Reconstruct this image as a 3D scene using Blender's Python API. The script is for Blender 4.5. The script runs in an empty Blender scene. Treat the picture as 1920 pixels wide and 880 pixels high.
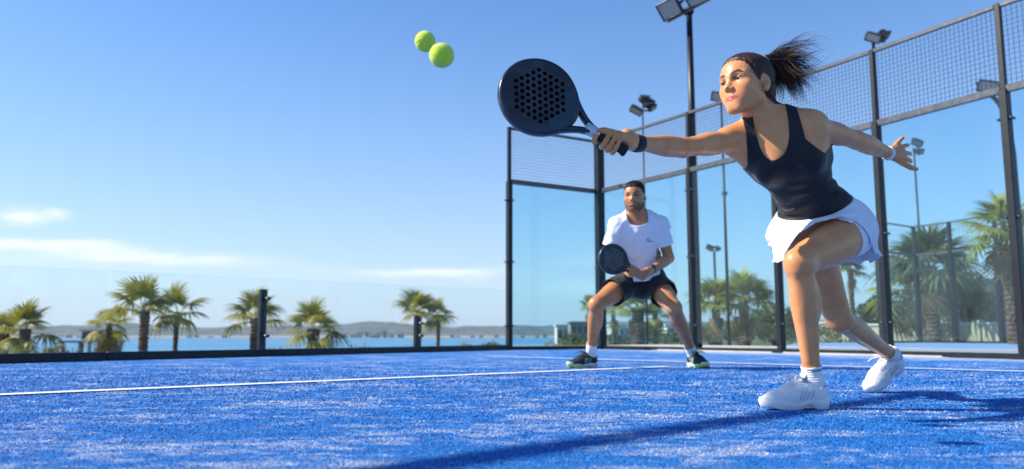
import bpy, math, random
import numpy as np
from mathutils import Vector, Matrix, noise as mnoise

random.seed(7)
RNG = np.random.default_rng(7)
SC = bpy.context.scene
COL = SC.collection
PI = math.pi

# ------------------------------------------------------------------ camera
FPX = 1500.0                      # focal length in pixels of the 1920 px wide photograph
CAM_H = 0.265
PITCH = math.atan(0.1253)
cam_data = bpy.data.cameras.new('camera')
cam = bpy.data.objects.new('camera', cam_data)
COL.objects.link(cam)
cam.location = (0, 0, CAM_H)
cam.rotation_euler = (PI / 2 + PITCH, 0, 0)
cam_data.sensor_width = 36.0
cam_data.lens = 36.0 * FPX / 1920.0
cam_data.clip_start = 0.05
cam_data.clip_end = 12000
cam_data.dof.use_dof = True
cam_data.dof.focus_distance = 2.95
cam_data.dof.aperture_fstop = 2.8
SC.camera = cam

# ------------------------------------------------------------------ sun and sky
SUN_EL = math.radians(38)
SUN_AZ = math.radians(-88)        # from +Y (view direction) towards -X: left and a little beyond
SC.view_settings.view_transform = 'Standard'
SC.view_settings.look = 'None'
SC.view_settings.exposure = 0.84
SC.view_settings.gamma = 1.0
SC.cycles.use_denoising = True
SC.cycles.max_bounces = 10
SC.cycles.transparent_max_bounces = 24
SC.cycles.sample_clamp_indirect = 6.0
sun_dir = Vector((math.sin(SUN_AZ) * math.cos(SUN_EL), math.cos(SUN_AZ) * math.cos(SUN_EL), math.sin(SUN_EL)))
sd = bpy.data.lights.new('sun', 'SUN')
sd.energy = 4.6
sd.angle = math.radians(0.55)
sd.color = (1.0, 0.92, 0.79)
sun = bpy.data.objects.new('sun', sd)
COL.objects.link(sun)
sun.rotation_euler = sun_dir.to_track_quat('Z', 'Y').to_euler()

world = bpy.data.worlds.new('World')
SC.world = world
world.use_nodes = True


class NT:
    """tiny wrapper to write node trees as expressions"""
    def __init__(s, tree):
        s.t = tree; s.n = tree.nodes; s.l = tree.links
    def node(s, typ, **kw):
        n = s.n.new(typ)
        for k, v in kw.items():
            setattr(n, k, v)
        return n
    def set(s, sock, v):
        if isinstance(v, bpy.types.NodeSocket):
            s.l.new(v, sock)
        else:
            if sock.type == 'RGBA' and not hasattr(v, '__len__'):
                v = (v, v, v)
            if sock.type == 'RGBA' and len(v) == 3:
                v = (*v, 1)
            sock.default_value = v
    def math(s, op, a, b=0.0, c=0.0, clamp=False):
        n = s.node('ShaderNodeMath', operation=op, use_clamp=clamp)
        s.set(n.inputs[0], a); s.set(n.inputs[1], b); s.set(n.inputs[2], c)
        return n.outputs[0]
    def vmath(s, op, a, b=(0, 0, 0), sc=None):
        n = s.node('ShaderNodeVectorMath', operation=op)
        s.set(n.inputs[0], a); s.set(n.inputs[1], b)
        if sc is not None: s.set(n.inputs['Scale'], sc)
        return n.outputs[0]
    def mix(s, f, a, b, blend='MIX'):
        n = s.node('ShaderNodeMix', data_type='RGBA', blend_type=blend)
        s.set(n.inputs[0], f); s.set(n.inputs[6], a); s.set(n.inputs[7], b)
        return n.outputs[2]
    def noise(s, vec, scale, detail=3, rough=0.5, dist=0.0, color=False):
        n = s.node('ShaderNodeTexNoise')
        if vec is not None: s.set(n.inputs['Vector'], vec)
        s.set(n.inputs['Scale'], scale); s.set(n.inputs['Detail'], detail)
        s.set(n.inputs['Roughness'], rough); s.set(n.inputs['Distortion'], dist)
        return n.outputs[1] if color else n.outputs[0]
    def ramp(s, f, stops, interp='LINEAR'):
        n = s.node('ShaderNodeValToRGB')
        r = n.color_ramp; r.interpolation = interp
        while len(r.elements) < len(stops): r.elements.new(0.5)
        for e, (p, c) in zip(r.elements, stops):
            e.position = p
            e.color = (c, c, c, 1) if not hasattr(c, '__len__') else (*c[:3], 1)
        s.set(n.inputs[0], f)
        return n.outputs[0]
    def maprange(s, v, a, b, c=0.0, d=1.0, smooth=True):
        n = s.node('ShaderNodeMapRange', interpolation_type='SMOOTHSTEP' if smooth else 'LINEAR')
        s.set(n.inputs[0], v); s.set(n.inputs[1], a); s.set(n.inputs[2], b); s.set(n.inputs[3], c); s.set(n.inputs[4], d)
        return n.outputs[0]
    def scaled(s, vec, sc):
        n = s.node('ShaderNodeMapping'); s.set(n.inputs[0], vec); n.inputs['Scale'].default_value = sc
        return n.outputs[0]


def build_world():
    w = NT(world.node_tree)
    w.n.clear()
    out = w.node('ShaderNodeOutputWorld')
    bg = w.node('ShaderNodeBackground')
    sky = w.node('ShaderNodeTexSky', sky_type='NISHITA')
    sky.sun_disc = False
    sky.sun_elevation = SUN_EL
    sky.sun_rotation = SUN_AZ
    sky.altitude = 0
    sky.air_density = 1.0
    sky.dust_density = 0.35
    sky.ozone_density = 3.0
    # thin cirrus and small cumulus low over the sea
    co = w.node('ShaderNodeTexCoord').outputs['Generated']
    sep = w.node('ShaderNodeSeparateXYZ'); w.set(sep.inputs[0], co)
    x, y, z = sep.outputs
    el = w.math('MULTIPLY', w.math('ARCSINE', z), 57.2958)
    az = w.math('MULTIPLY', w.math('ARCTAN2', x, y), 57.2958)
    comb = w.node('ShaderNodeCombineXYZ')
    w.set(comb.inputs[0], w.math('MULTIPLY', az, 0.35)); w.set(comb.inputs[1], w.math('MULTIPLY', el, 1.5))
    v = comb.outputs[0]
    n1 = w.noise(v, 0.9, 6, 0.62, 0.5)
    n2 = w.noise(v, 0.35, 4, 0.6, 0.0)
    el2 = w.math('ADD', el, w.math('MULTIPLY', w.math('SUBTRACT', n2, 0.5), 1.6))
    az2 = w.math('ADD', az, w.math('MULTIPLY', w.math('SUBTRACT', n1, 0.5), 3.0))
    total = None
    #        az    el   half-az half-el weight
    blobs = [(-31.6, 7.2, 1.2, .34, 1.5), (-29.9, 7.35, .42, .17, 1.0),
             (-31.0, 5.45, 4.4, .30, 1.6), (-28.0, 5.75, 1.5, .24, .9), (-23.6, 4.95, 5.0, .34, 1.35), (-31, 4.6, 6, .5, .22),
             (-5.8, 4.4, 4.8, .28, 1.15), (-3.8, 4.1, 2.0, .3, .5), (-14, 4.0, 5, .6, .18), (6, 5.2, 2.5, .5, .5), (5, 3.4, 3, .5, .5),
             (-48, 6, 8, .8, .6), (60, 6, 12, 1.0, .5), (110, 8, 15, 1.2, .6), (170, 6, 14, 1.0, .6), (-110, 7, 12, 1, .6)]
    for a0, e0, sa, se, wt in blobs:
        da = w.math('DIVIDE', w.math('SUBTRACT', az2, a0), sa)
        de = w.math('DIVIDE', w.math('SUBTRACT', el2, e0), se)
        q = w.math('ADD', w.math('MULTIPLY', da, da), w.math('MULTIPLY', de, de))
        g = w.math('MULTIPLY', w.math('EXPONENT', w.math('MULTIPLY', q, -0.8)), wt)
        total = g if total is None else w.math('ADD', total, g)
    dens = w.math('MULTIPLY', total, w.maprange(n1, 0.22, 0.62, 0.25, 1.0))
    dens = w.math('MINIMUM', w.math('MULTIPLY', dens, .66), 0.8)
    # thin white veil of sea air near the horizon
    veil = w.math('MULTIPLY', w.math('EXPONENT', w.math('MULTIPLY', w.math('ABSOLUTE', el), -0.075)), 0.90)
    hs = w.node('ShaderNodeHueSaturation'); w.set(hs.inputs['Color'], sky.outputs[0]); hs.inputs['Saturation'].default_value = 1.32; hs.inputs['Hue'].default_value = .508
    c1 = w.mix(veil, hs.outputs[0], (2.75, 3.55, 4.75))
    c2 = w.mix(dens, c1, (5.2, 5.5, 5.9))
    w.set(bg.inputs[0], c2)
    bg.inputs[1].default_value = 0.112
    w.l.new(bg.outputs[0], out.inputs[0])


build_world()
world.name = 'sky'

# ------------------------------------------------------------------ helpers
CP, SP = math.cos(PITCH), math.sin(PITCH)


def ray(px, py):
    a = (px - 960) / FPX; b = (440 - py) / FPX
    return Vector((a, CP - b * SP, SP + b * CP))


def P(px, py, Y):
    """point at distance Y in front of the camera seen at (px, py) of the photograph"""
    d = ray(px, py)
    return Vector((0, 0, CAM_H)) + d * (Y / d.y)


def PZ(px, py, z):
    d = ray(px, py)
    return Vector((0, 0, CAM_H)) + d * ((z - CAM_H) / d.z)


def mat(name, color=(0.5, 0.5, 0.5), rough=0.6, metal=0.0, spec=0.5, build=None, **kw):
    m = bpy.data.materials.new(name)
    m.use_nodes = True
    t = NT(m.node_tree)
    b = m.node_tree.nodes['Principled BSDF']
    t.b = b
    t.set(b.inputs['Base Color'], color)
    b.inputs['Roughness'].default_value = rough
    b.inputs['Metallic'].default_value = metal
    b.inputs['Specular IOR Level'].default_value = spec
    for k, v in kw.items():
        t.set(b.inputs[k], v)
    if build:
        build(t, b)
    return m


def objco(t):
    return t.node('ShaderNodeTexCoord').outputs['Object']


def wpos(t):
    return t.node('ShaderNodeNewGeometry').outputs['Position']


def bump(t, b, h, strength=0.3, dist=0.01):
    n = t.node('ShaderNodeBump')
    t.set(n.inputs['Height'], h); n.inputs['Strength'].default_value = strength; n.inputs['Distance'].default_value = dist
    t.l.new(n.outputs[0], b.inputs['Normal'])


def noisy(c1, c2, scale=4, detail=4, bs=0.0, bd=0.01, bscale=None, lo=0.3, hi=0.7):
    def f(t, b):
        co = objco(t)
        n = t.noise(co, scale, detail, 0.6)
        t.set(b.inputs['Base Color'], t.mix(t.maprange(n, lo, hi), c1, c2))
        if bs:
            bump(t, b, t.noise(co, bscale or scale * 3, 4, 0.6), bs, bd)
    return f


WL = {}   # world location of every object's origin


def tag(o, label=None, cat=None, group=None, kind=None):
    if label: o['label'] = label
    if cat: o['category'] = cat
    if group: o['group'] = group
    if kind: o['kind'] = kind
    return o


def empty(name, loc, label=None, cat=None, group=None, rz=0.0):
    o = bpy.data.objects.new(name, None)
    COL.objects.link(o)
    o.location = loc
    o.rotation_euler.z = rz
    o.empty_display_size = 0.1
    WL[o.name] = Vector(loc)
    return tag(o, label, cat, group)


def link_mesh(name, me, material, parent=None, loc=None):
    """me is in world coordinates; origin goes to loc (or the parent's origin)"""
    base = Vector(loc) if loc is not None else (WL[parent.name] if parent else Vector((0, 0, 0)))
    if base.length > 0:
        me.transform(Matrix.Translation(-base))
    if material:
        for m in (material if isinstance(material, (list, tuple)) else [material]):
            me.materials.append(m)
    o = bpy.data.objects.new(name, me)
    COL.objects.link(o)
    WL[o.name] = base
    if parent:
        o.parent = parent
        o.location = base - WL[parent.name]
    else:
        o.location = base
    return o


class MB:
    """collects shapes into one mesh"""
    def __init__(s):
        s.v = []; s.f = []; s.mi = []; s.sm = []
        s.cur = 0; s.smooth = False
    def add(s, vs, fs, smooth=None):
        o = len(s.v)
        s.v.extend([tuple(v) for v in vs])
        for f in fs:
            s.f.append(tuple(i + o for i in f)); s.mi.append(s.cur)
            s.sm.append(s.smooth if smooth is None else smooth)
    def box(s, c, size, ax=None, bev=0.0):
        """c centre, size full sizes, ax optional (X, Y, Z) unit axes"""
        c = Vector(c)
        X, Y, Z = ax or (Vector((1, 0, 0)), Vector((0, 1, 0)), Vector((0, 0, 1)))
        hx, hy, hz = [q / 2 for q in size]
        if bev <= 0:
            vs = [c + X * (hx * i) + Y * (hy * j) + Z * (hz * k) for k in (-1, 1) for j in (-1, 1) for i in (-1, 1)]
            s.add(vs, [(0, 2, 3, 1), (4, 5, 7, 6), (0, 1, 5, 4), (1, 3, 7, 5), (3, 2, 6, 7), (2, 0, 4, 6)])
        else:
            b = min(bev, hx * .9, hy * .9, hz * .9)
            prof = [(-hx + b, -hy), (hx - b, -hy), (hx, -hy + b), (hx, hy - b), (hx - b, hy), (-hx + b, hy), (-hx, hy - b), (-hx, -hy + b)]
            rings = []
            for z, sh in ((-hz, b), (-hz + b, 0), (hz - b, 0), (hz, b)):
                r = []
                for (px_, py_) in prof:
                    qx = px_ * (hx - sh) / hx; qy = py_ * (hy - sh) / hy
                    r.append(c + X * qx + Y * qy + Z * z)
                rings.append(r)
            vs = [p for r in rings for p in r]
            fs = [tuple(range(7, -1, -1)), tuple(24 + i for i in range(8))]
            for k in range(3):
                for i in range(8):
                    j = (i + 1) % 8
                    fs.append((k * 8 + i, k * 8 + j, k * 8 + 8 + j, k * 8 + 8 + i))
            s.add(vs, fs)
    def bar(s, a, b, w, d=None, up=None, bev=0.0):
        a = Vector(a); b = Vector(b)
        Z = (b - a); L = Z.length; Z.normalize()
        u = Vector(up) if up is not None else (Vector((0, 0, 1)) if abs(Z.z) < 0.9 else Vector((0, 1, 0)))
        X = u.cross(Z).normalized(); Y = Z.cross(X)
        s.box((a + b) / 2, (w, d or w, L), (X, Y, Z), bev)
    def tube(s, pts, rad, n=8, caps=True, smooth=True, flat=1.0):
        pts = [Vector(p) for p in pts]
        m = len(pts)
        if not hasattr(rad, '__len__'): rad = [rad] * m
        vs = []; prevX = None
        for i, p in enumerate(pts):
            t = (pts[min(i + 1, m - 1)] - pts[max(i - 1, 0)])
            if t.length < 1e-9: t = Vector((0, 0, 1))
            t.normalize()
            if prevX is None:
                u = Vector((0, 0, 1)) if abs(t.z) < 0.9 else Vector((1, 0, 0))
                X = u.cross(t).normalized()
            else:
                X = (prevX - t * prevX.dot(t)).normalized()
            prevX = X
            Y = t.cross(X)
            for k in range(n):
                a = 2 * PI * k / n
                vs.append(p + X * (rad[i] * math.cos(a)) + Y * (rad[i] * flat * math.sin(a)))
        fs = []
        for i in range(m - 1):
            for k in range(n):
                j = (k + 1) % n
                fs.append((i * n + k, i * n + j, i * n + n + j, i * n + n + k))
        if caps:
            fs.append(tuple(range(n - 1, -1, -1))); fs.append(tuple((m - 1) * n + k for k in range(n)))
        s.add(vs, fs, smooth)
    def sphere(s, c, r, nu=16, nv=10, ax=None):
        c = Vector(c)
        rx, ry, rz = r if hasattr(r, '__len__') else (r, r, r)
        X, Y, Z = ax or (Vector((1, 0, 0)), Vector((0, 1, 0)), Vector((0, 0, 1)))
        vs = [c + Z * rz]
        for i in range(1, nv):
            th = PI * i / nv
            for k in range(nu):
                a = 2 * PI * k / nu
                vs.append(c + X * (rx * math.sin(th) * math.cos(a)) + Y * (ry * math.sin(th) * math.sin(a)) + Z * (rz * math.cos(th)))
        vs.append(c - Z * rz)
        fs = []
        for k in range(nu):
            fs.append((0, 1 + k, 1 + (k + 1) % nu))
            b = 1 + (nv - 2) * nu
            fs.append((len(vs) - 1, b + (k + 1) % nu, b + k))
        for i in range(nv - 2):
            for k in range(nu):
                a = 1 + i * nu
                fs.append((a + k, a + nu + k, a + nu + (k + 1) % nu, a + (k + 1) % nu))
        s.add(vs, fs, True)
    def mesh(s, name):
        me = bpy.data.meshes.new(name)
        me.from_pydata(s.v, [], s.f)
        me.polygons.foreach_set('material_index', np.array(s.mi, dtype=np.int32))
        me.polygons.foreach_set('use_smooth', np.array(s.sm, dtype=bool))
        me.update()
        return me
    def build(s, name, material, parent=None, loc=None):
        return link_mesh(name, s.mesh(name), material, parent, loc)


def np_mesh(name, V, F, smooth=True):
    """V (n,3) float, F (m,k) int, all faces with the same number of corners"""
    V = np.asarray(V, dtype=np.float32); F = np.asarray(F, dtype=np.int32)
    me = bpy.data.meshes.new(name)
    k = F.shape[1]
    me.vertices.add(len(V)); me.vertices.foreach_set('co', V.ravel())
    me.loops.add(F.size); me.loops.foreach_set('vertex_index', F.ravel())
    me.polygons.add(len(F))
    me.polygons.foreach_set('loop_start', np.arange(0, F.size, k, dtype=np.int32))
    me.polygons.foreach_set('use_smooth', np.full(len(F), smooth, dtype=bool))
    me.update(calc_edges=True)
    me.validate()
    return me


def copy_thing(o, loc, rz=None, scale=None, label=None):
    c = o.copy(); COL.objects.link(c)
    c.location = loc
    if rz is not None: c.rotation_euler.z = rz
    if scale is not None: c.scale = (scale, scale, scale)
    if label: c['label'] = label
    WL[c.name] = Vector(loc)
    for ch in list(o.children):
        d = ch.copy(); COL.objects.link(d); d.parent = c
        for g in list(ch.children):
            e = g.copy(); COL.objects.link(e); e.parent = d
    return c


def smoothstep(a, b, x):
    t = np.clip((x - a) / (b - a), 0, 1)
    return t * t * (3 - 2 * t)


def catmull(pts, n, closed=False):
    pts = [np.array(p, dtype=float) for p in pts]
    m = len(pts); out = []
    segs = m if closed else m - 1
    for i in range(segs):
        if closed:
            p0, p1, p2, p3 = pts[(i - 1) % m], pts[i], pts[(i + 1) % m], pts[(i + 2) % m]
        else:
            p1, p2 = pts[i], pts[i + 1]
            p0 = pts[i - 1] if i > 0 else 2 * p1 - p2
            p3 = pts[i + 2] if i + 2 < m else 2 * p2 - p1
        for k in range(n):
            t = k / n
            out.append(0.5 * (2 * p1 + (p2 - p0) * t + (2 * p0 - 5 * p1 + 4 * p2 - p3) * t * t + (3 * p1 - p0 - 3 * p2 + p3) * t ** 3))
    if not closed: out.append(pts[-1])
    return out
# ================================================================== materials of the place
def turf_nodes(t, b):
    co = wpos(t)
    n_f = t.noise(co, 230, 2, 0.7)
    n_m = t.noise(co, 42, 4, 0.65)
    st = t.noise(t.scaled(co, (1.1, 2.2, 1)), 1.4, 6, 0.66, 0.8)
    st2 = t.noise(t.scaled(co, (5.0, 9.0, 1)), 1.6, 5, 0.68, 0.5)
    blue = t.mix(t.maprange(n_f, .3, .7), (.003, .115, .43), (.009, .225, .66))
    blue = t.mix(t.maprange(n_m, .35, .75, 0, .6), blue, (.005, .165, .54))
    s = t.math('ADD', t.math('MULTIPLY', st, .5), t.math('MULTIPLY', st2, .5))
    # silica sand worked up between the fibres; sun glare painted along the side wall
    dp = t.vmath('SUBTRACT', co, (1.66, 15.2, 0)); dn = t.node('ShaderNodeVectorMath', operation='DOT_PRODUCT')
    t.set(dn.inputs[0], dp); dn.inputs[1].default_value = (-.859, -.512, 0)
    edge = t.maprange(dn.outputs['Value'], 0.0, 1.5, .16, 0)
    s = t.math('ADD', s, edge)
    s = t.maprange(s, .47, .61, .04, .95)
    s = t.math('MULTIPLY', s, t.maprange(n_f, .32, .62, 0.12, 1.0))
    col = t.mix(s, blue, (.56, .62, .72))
    t.set(b.inputs['Base Color'], col)
    h = t.math('ADD', n_f, t.math('MULTIPLY', n_m, 1.2))
    bump(t, b, h, 0.9, 0.012)

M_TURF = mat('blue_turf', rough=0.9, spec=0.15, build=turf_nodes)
M_LINE = mat('line_paint', rough=.85, spec=.1, build=noisy((.80, .82, .88), (.55, .62, .82), 60, 4, .6, .006, 300))
M_CONC = mat('pale_concrete', rough=.85, build=noisy((.52, .50, .46), (.40, .385, .36), 3, 6, .2, .004, 90))
M_FRAME = mat('dark_frame_paint', rough=.4, spec=.35, build=noisy((.005, .007, .011), (.011, .014, .019), 9, 4))
M_RAIL = mat('grey_rail', rough=.33, metal=.3, build=noisy((.11, .115, .125), (.065, .07, .08), 14, 4))
M_WIRE = mat('mesh_wire', (.02, .025, .035), .5, .3)
M_STEEL = mat('bolt_steel', (.10, .11, .12), .35, .8)


def glass_mat(name, tint, refl=1.0):
    m = bpy.data.materials.new(name); m.use_nodes = True
    t = NT(m.node_tree); t.n.clear()
    out = t.node('ShaderNodeOutputMaterial')
    tr = t.node('ShaderNodeBsdfTransparent'); t.set(tr.inputs[0], tint)
    gl = t.node('ShaderNodeBsdfGlossy'); gl.inputs['Roughness'].default_value = 0.02
    t.set(gl.inputs[0], (.9, .97, 1.0))
    fr = t.node('ShaderNodeFresnel'); fr.inputs[0].default_value = 1.45
    mx = t.node('ShaderNodeMixShader')
    bf = t.node('ShaderNodeNewGeometry').outputs['Backfacing']      # one reflection per pane, from its outer face
    t.set(mx.inputs[0], t.math('MULTIPLY', t.math('MULTIPLY', fr.outputs[0], refl), t.math('SUBTRACT', 1.0, bf)))
    t.l.new(tr.outputs[0], mx.inputs[1]); t.l.new(gl.outputs[0], mx.inputs[2])
    # film of dust and water marks
    co = wpos(t)
    dn = t.noise(t.scaled(co, (1, 1, .35)), 1.4, 5, .6)
    df = t.node('ShaderNodeBsdfDiffuse'); t.set(df.inputs[0], (.72, .82, .88))
    mx2 = t.node('ShaderNodeMixShader')
    t.set(mx2.inputs[0], t.maprange(dn, .35, .75, .003, .016))
    t.l.new(mx.outputs[0], mx2.inputs[1]); t.l.new(df.outputs[0], mx2.inputs[2])
    t.l.new(mx2.outputs[0], out.inputs[0])
    return m

M_GLASS = glass_mat('court_glass', (.77, .918, .955), 1.0)
M_GLASS2 = glass_mat('fence_glass', (.965, .985, .99), .7)
M_GEDGE = mat('glass_edge', (.10, .22, .24), .2)

# ================================================================== ground
A_ = Vector((1.66, 15.2, 0)); B_ = Vector((2.97, 13.17, 0)); E_ = Vector((3.90, 11.68, 0)); C_ = Vector((4.76, 10.2, 0)); D_ = Vector((5.53, 8.72, 0))
wdir = (D_ - A_).normalized()
F_ = D_ + wdir * 1.75; G_ = F_ + wdir * 1.75
L_ = Vector((-0.05, 14.15, 0))
LF = Vector((-4.74, 7.5, 0)); fdir = (LF - L_).normalized()
LF2 = LF + fdir * 4.5


def slab(name, pts, z0, z1, material, **kw):
    m = MB(); n = len(pts)
    top = [(p[0], p[1], z1) for p in pts]; bot = [(p[0], p[1], z0) for p in pts]
    m.add(top + bot, [tuple(range(n)), tuple(range(2 * n - 1, n - 1, -1))] + [(i, i + n, (i + 1) % n + n, (i + 1) % n) for i in range(n)])
    return tag(m.build(name, material), kind='structure', **kw)


turf_pts = [(-9.5, -6), (10.5, -6), (G_.x + 3, G_.y - 5), tuple(F_.xy), tuple(A_.xy), tuple(L_.xy), tuple(LF2.xy)]
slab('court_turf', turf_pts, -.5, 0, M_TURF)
# a pale concrete walkway round the outside of the glass
wn = Vector((-wdir.y, wdir.x, 0))
if wn.x < 0: wn = -wn
pth = [A_ + wn * .02, G_ + wdir * 3 + wn * .02, G_ + wdir * 3 + wn * 4.6, A_ + wn * 4.6 - wdir * 3.4, L_ - wdir * 2.6 + Vector((-.4, -.3, 0)), L_ + Vector((-.03, .05, 0))]
slab('concrete_walkway', pth, -.5, .02, M_CONC)
# the neighbouring blue court
nb = [A_ + wn * 4.2, G_ + wn * 4.2 + wdir * 2, G_ + wn * 24 + wdir * 2, A_ + wn * 24]
nb = [(5.2, 16.2), (8.2, 11.2), (12.5, 4.5), (34, 15), (26, 27.0), (14.3, 27.9), (9.5, 26.8)]
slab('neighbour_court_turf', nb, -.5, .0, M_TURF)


def fibres():
    g = np.random.default_rng(4)
    N = 340000
    y = 1.25 * (9.5 / 1.25) ** g.random(N)
    x = (g.random(N) * 2 - 1) * (.72 * y + .25)
    k = np.clip(y / 2.2, .75, 2.2)
    L = g.uniform(.006, .013, N) * k ** .6; W = g.uniform(.0008, .0016, N) * k
    az = g.uniform(0, 2 * PI, N); el = np.radians(g.uniform(6, 42, N))
    # none on the painted lines, thinning out with distance
    ok = g.random(N) > smoothstep(4.0, 9.5, y)
    for pa, pb, wd in (((-420, 757), (1252, 687), .062), ((915, 668.5), (2300, 708), .057)):
        A = np.array(PZ(*pa, 0))[:2]; B = np.array(PZ(*pb, 0))[:2]; dd = (B - A) / np.linalg.norm(B - A)
        q_ = np.stack([x, y], 1) - A
        al = q_ @ dd
        ok &= ~((np.abs(q_[:, 0] * dd[1] - q_[:, 1] * dd[0]) < wd) & (al > 0) & (al < np.linalg.norm(B - A)))
    x, y, k, L, W, az, el = [q_[ok] for q_ in (x, y, k, L, W, az, el)]; N = len(x)
    d = np.stack([np.cos(az) * np.cos(el), np.sin(az) * np.cos(el), np.sin(el)], 1)
    sd_ = np.stack([-np.sin(az), np.cos(az), np.zeros(N)], 1)
    p = np.stack([x, y, np.full(N, -.0005)], 1)
    q = p + d * (L * .6)[:, None]
    az2 = az + g.uniform(-.6, .6, N); el2 = el * .2
    r = q + np.stack([np.cos(az2) * np.cos(el2), np.sin(az2) * np.cos(el2), np.sin(el2)], 1) * (L * .5)[:, None]
    w = sd_ * W[:, None]
    V = np.stack([p - w, p + w, q + w * .8, q - w * .8, r], 1).reshape(-1, 3)
    b_ = np.arange(N) * 5
    F = np.concatenate([np.stack([b_, b_ + 1, b_ + 2], 1), np.stack([b_, b_ + 2, b_ + 3], 1), np.stack([b_ + 3, b_ + 2, b_ + 4], 1)])
    def nd(t, b):
        rnd = t.node('ShaderNodeNewGeometry').outputs['Random Per Island']
        co = wpos(t)
        st = t.noise(t.scaled(co, (1.1, 2.2, 1)), 1.4, 6, 0.66, 0.8)
        st2 = t.noise(t.scaled(co, (5.0, 9.0, 1)), 1.6, 5, 0.68, 0.5)
        s = t.math('ADD', t.math('MULTIPLY', st, .5), t.math('MULTIPLY', st2, .5))
        c = t.ramp(rnd, [(0, (.002, .085, .36)), (.5, (.004, .170, .57)), (1.0, (.012, .275, .78))])
        pale = t.math('MULTIPLY', t.maprange(s, .48, .60, .07, .97), t.maprange(t.math('FRACT', t.math('MULTIPLY', rnd, 17.3)), .30, .62, .04, 1))
        t.set(b.inputs['Base Color'], t.mix(pale, c, (.60, .66, .76)))
    o = link_mesh('turf_fibre', np_mesh('turf_fibre', V, F, False), mat('turf_fibre', rough=.7, spec=.25, build=nd))
    tag(o, kind='stuff', label='short blue artificial turf fibres with pale sand between them')

fibres()


def line(name, a, b, w):
    a = PZ(*a, .0065); b = PZ(*b, .0065)
    d = (b - a).normalized(); s = Vector((-d.y, d.x, 0)) * (w / 2)
    m = MB(); N = 60; vs = []
    rr = random.Random(3)
    for i in range(N + 1):
        p = a.lerp(b, i / N)
        j1 = 1 + rr.uniform(-.06, .06); j2 = 1 + rr.uniform(-.06, .06)
        vs += [p + s * j1, p - s * j2]
    m.add(vs, [(2 * i, 2 * i + 1, 2 * i + 3, 2 * i + 2) for i in range(N)])
    return tag(m.build(name, M_LINE), kind='structure')


line('court_line', (-420, 757), (1252, 687), .11)
o = line('court_line', (915, 668.5), (2300, 708), .10)
o.location.z += .004


def terrain_h(x, y):
    x = np.asarray(x, float); y = np.asarray(y, float)
    a = x / np.maximum(y, 1.0)
    land = smoothstep(.06, .16, a)
    drop = -.45 - .55 * smoothstep(14, 24, y) - 3.5 * smoothstep(28, 80, y) - 8.5 * smoothstep(80, 300, y) - 6 * smoothstep(300, 500, y)
    flat = -.30 - .5 * smoothstep(30, 90, y) - 1.2 * smoothstep(90, 300, y) - 12 * smoothstep(700, 1500, y)
    front = smoothstep(9, 16, y + np.abs(x) * .25)
    h = drop * (1 - land) + flat * land
    return -.30 * (1 - front) + h * front


def build_terrain():
    r = np.concatenate([[0], np.geomspace(4, 4200, 90)])
    th = np.linspace(0, 2 * PI, 181)[:-1]
    R_, T_ = np.meshgrid(r, th, indexing='ij')
    X = R_ * np.sin(T_); Y = R_ * np.cos(T_)
    Z = terrain_h(X, Y)
    nz = np.array([mnoise.noise(Vector((x * .02, y * .02, 0))) for x, y in zip(X.ravel(), Y.ravel())]).reshape(X.shape)
    Z += nz * np.clip((R_ - 18) / 60, 0, 1) * .8
    Z[(Y < 0) & (R_ > 60)] = np.minimum(Z[(Y < 0) & (R_ > 60)], -.6)
    n = len(th)
    V = np.stack([X, Y, Z], -1).reshape(-1, 3)
    i, j = np.meshgrid(np.arange(len(r) - 1), np.arange(n), indexing='ij')
    i = i.ravel(); j = j.ravel(); j2 = (j + 1) % n
    F = np.stack([i * n + j, (i + 1) * n + j, (i + 1) * n + j2, i * n + j2], -1)
    m = mat('dry_ground', rough=.95, spec=.1, build=noisy((.16, .14, .085), (.10, .12, .04), .25, 8, .5, .1, 2))
    o = link_mesh('ground', np_mesh('ground', V, F[:, ::-1]), m)
    tag(o, kind='structure')

build_terrain()


def sea_nodes(t, b):
    co = wpos(t)
    n = t.noise(t.scaled(co, (.012, .0045, 1)), 1.0, 5, .6)
    t.set(b.inputs['Base Color'], t.mix(t.maprange(n, .35, .7), (.035, .17, .31), (.075, .27, .42)))
    w = t.noise(t.scaled(co, (1, .5, 1)), .35, 4, .6)
    bump(t, b, w, .35, .6)

m = MB(); m.add([(-4300, 60, -9), (4300, 60, -9), (4300, 4300, -9), (-4300, 4300, -9)], [(0, 1, 2, 3)])
tag(m.build('sea', mat('sea_water', rough=.35, spec=.4, build=sea_nodes)), kind='structure')


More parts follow.
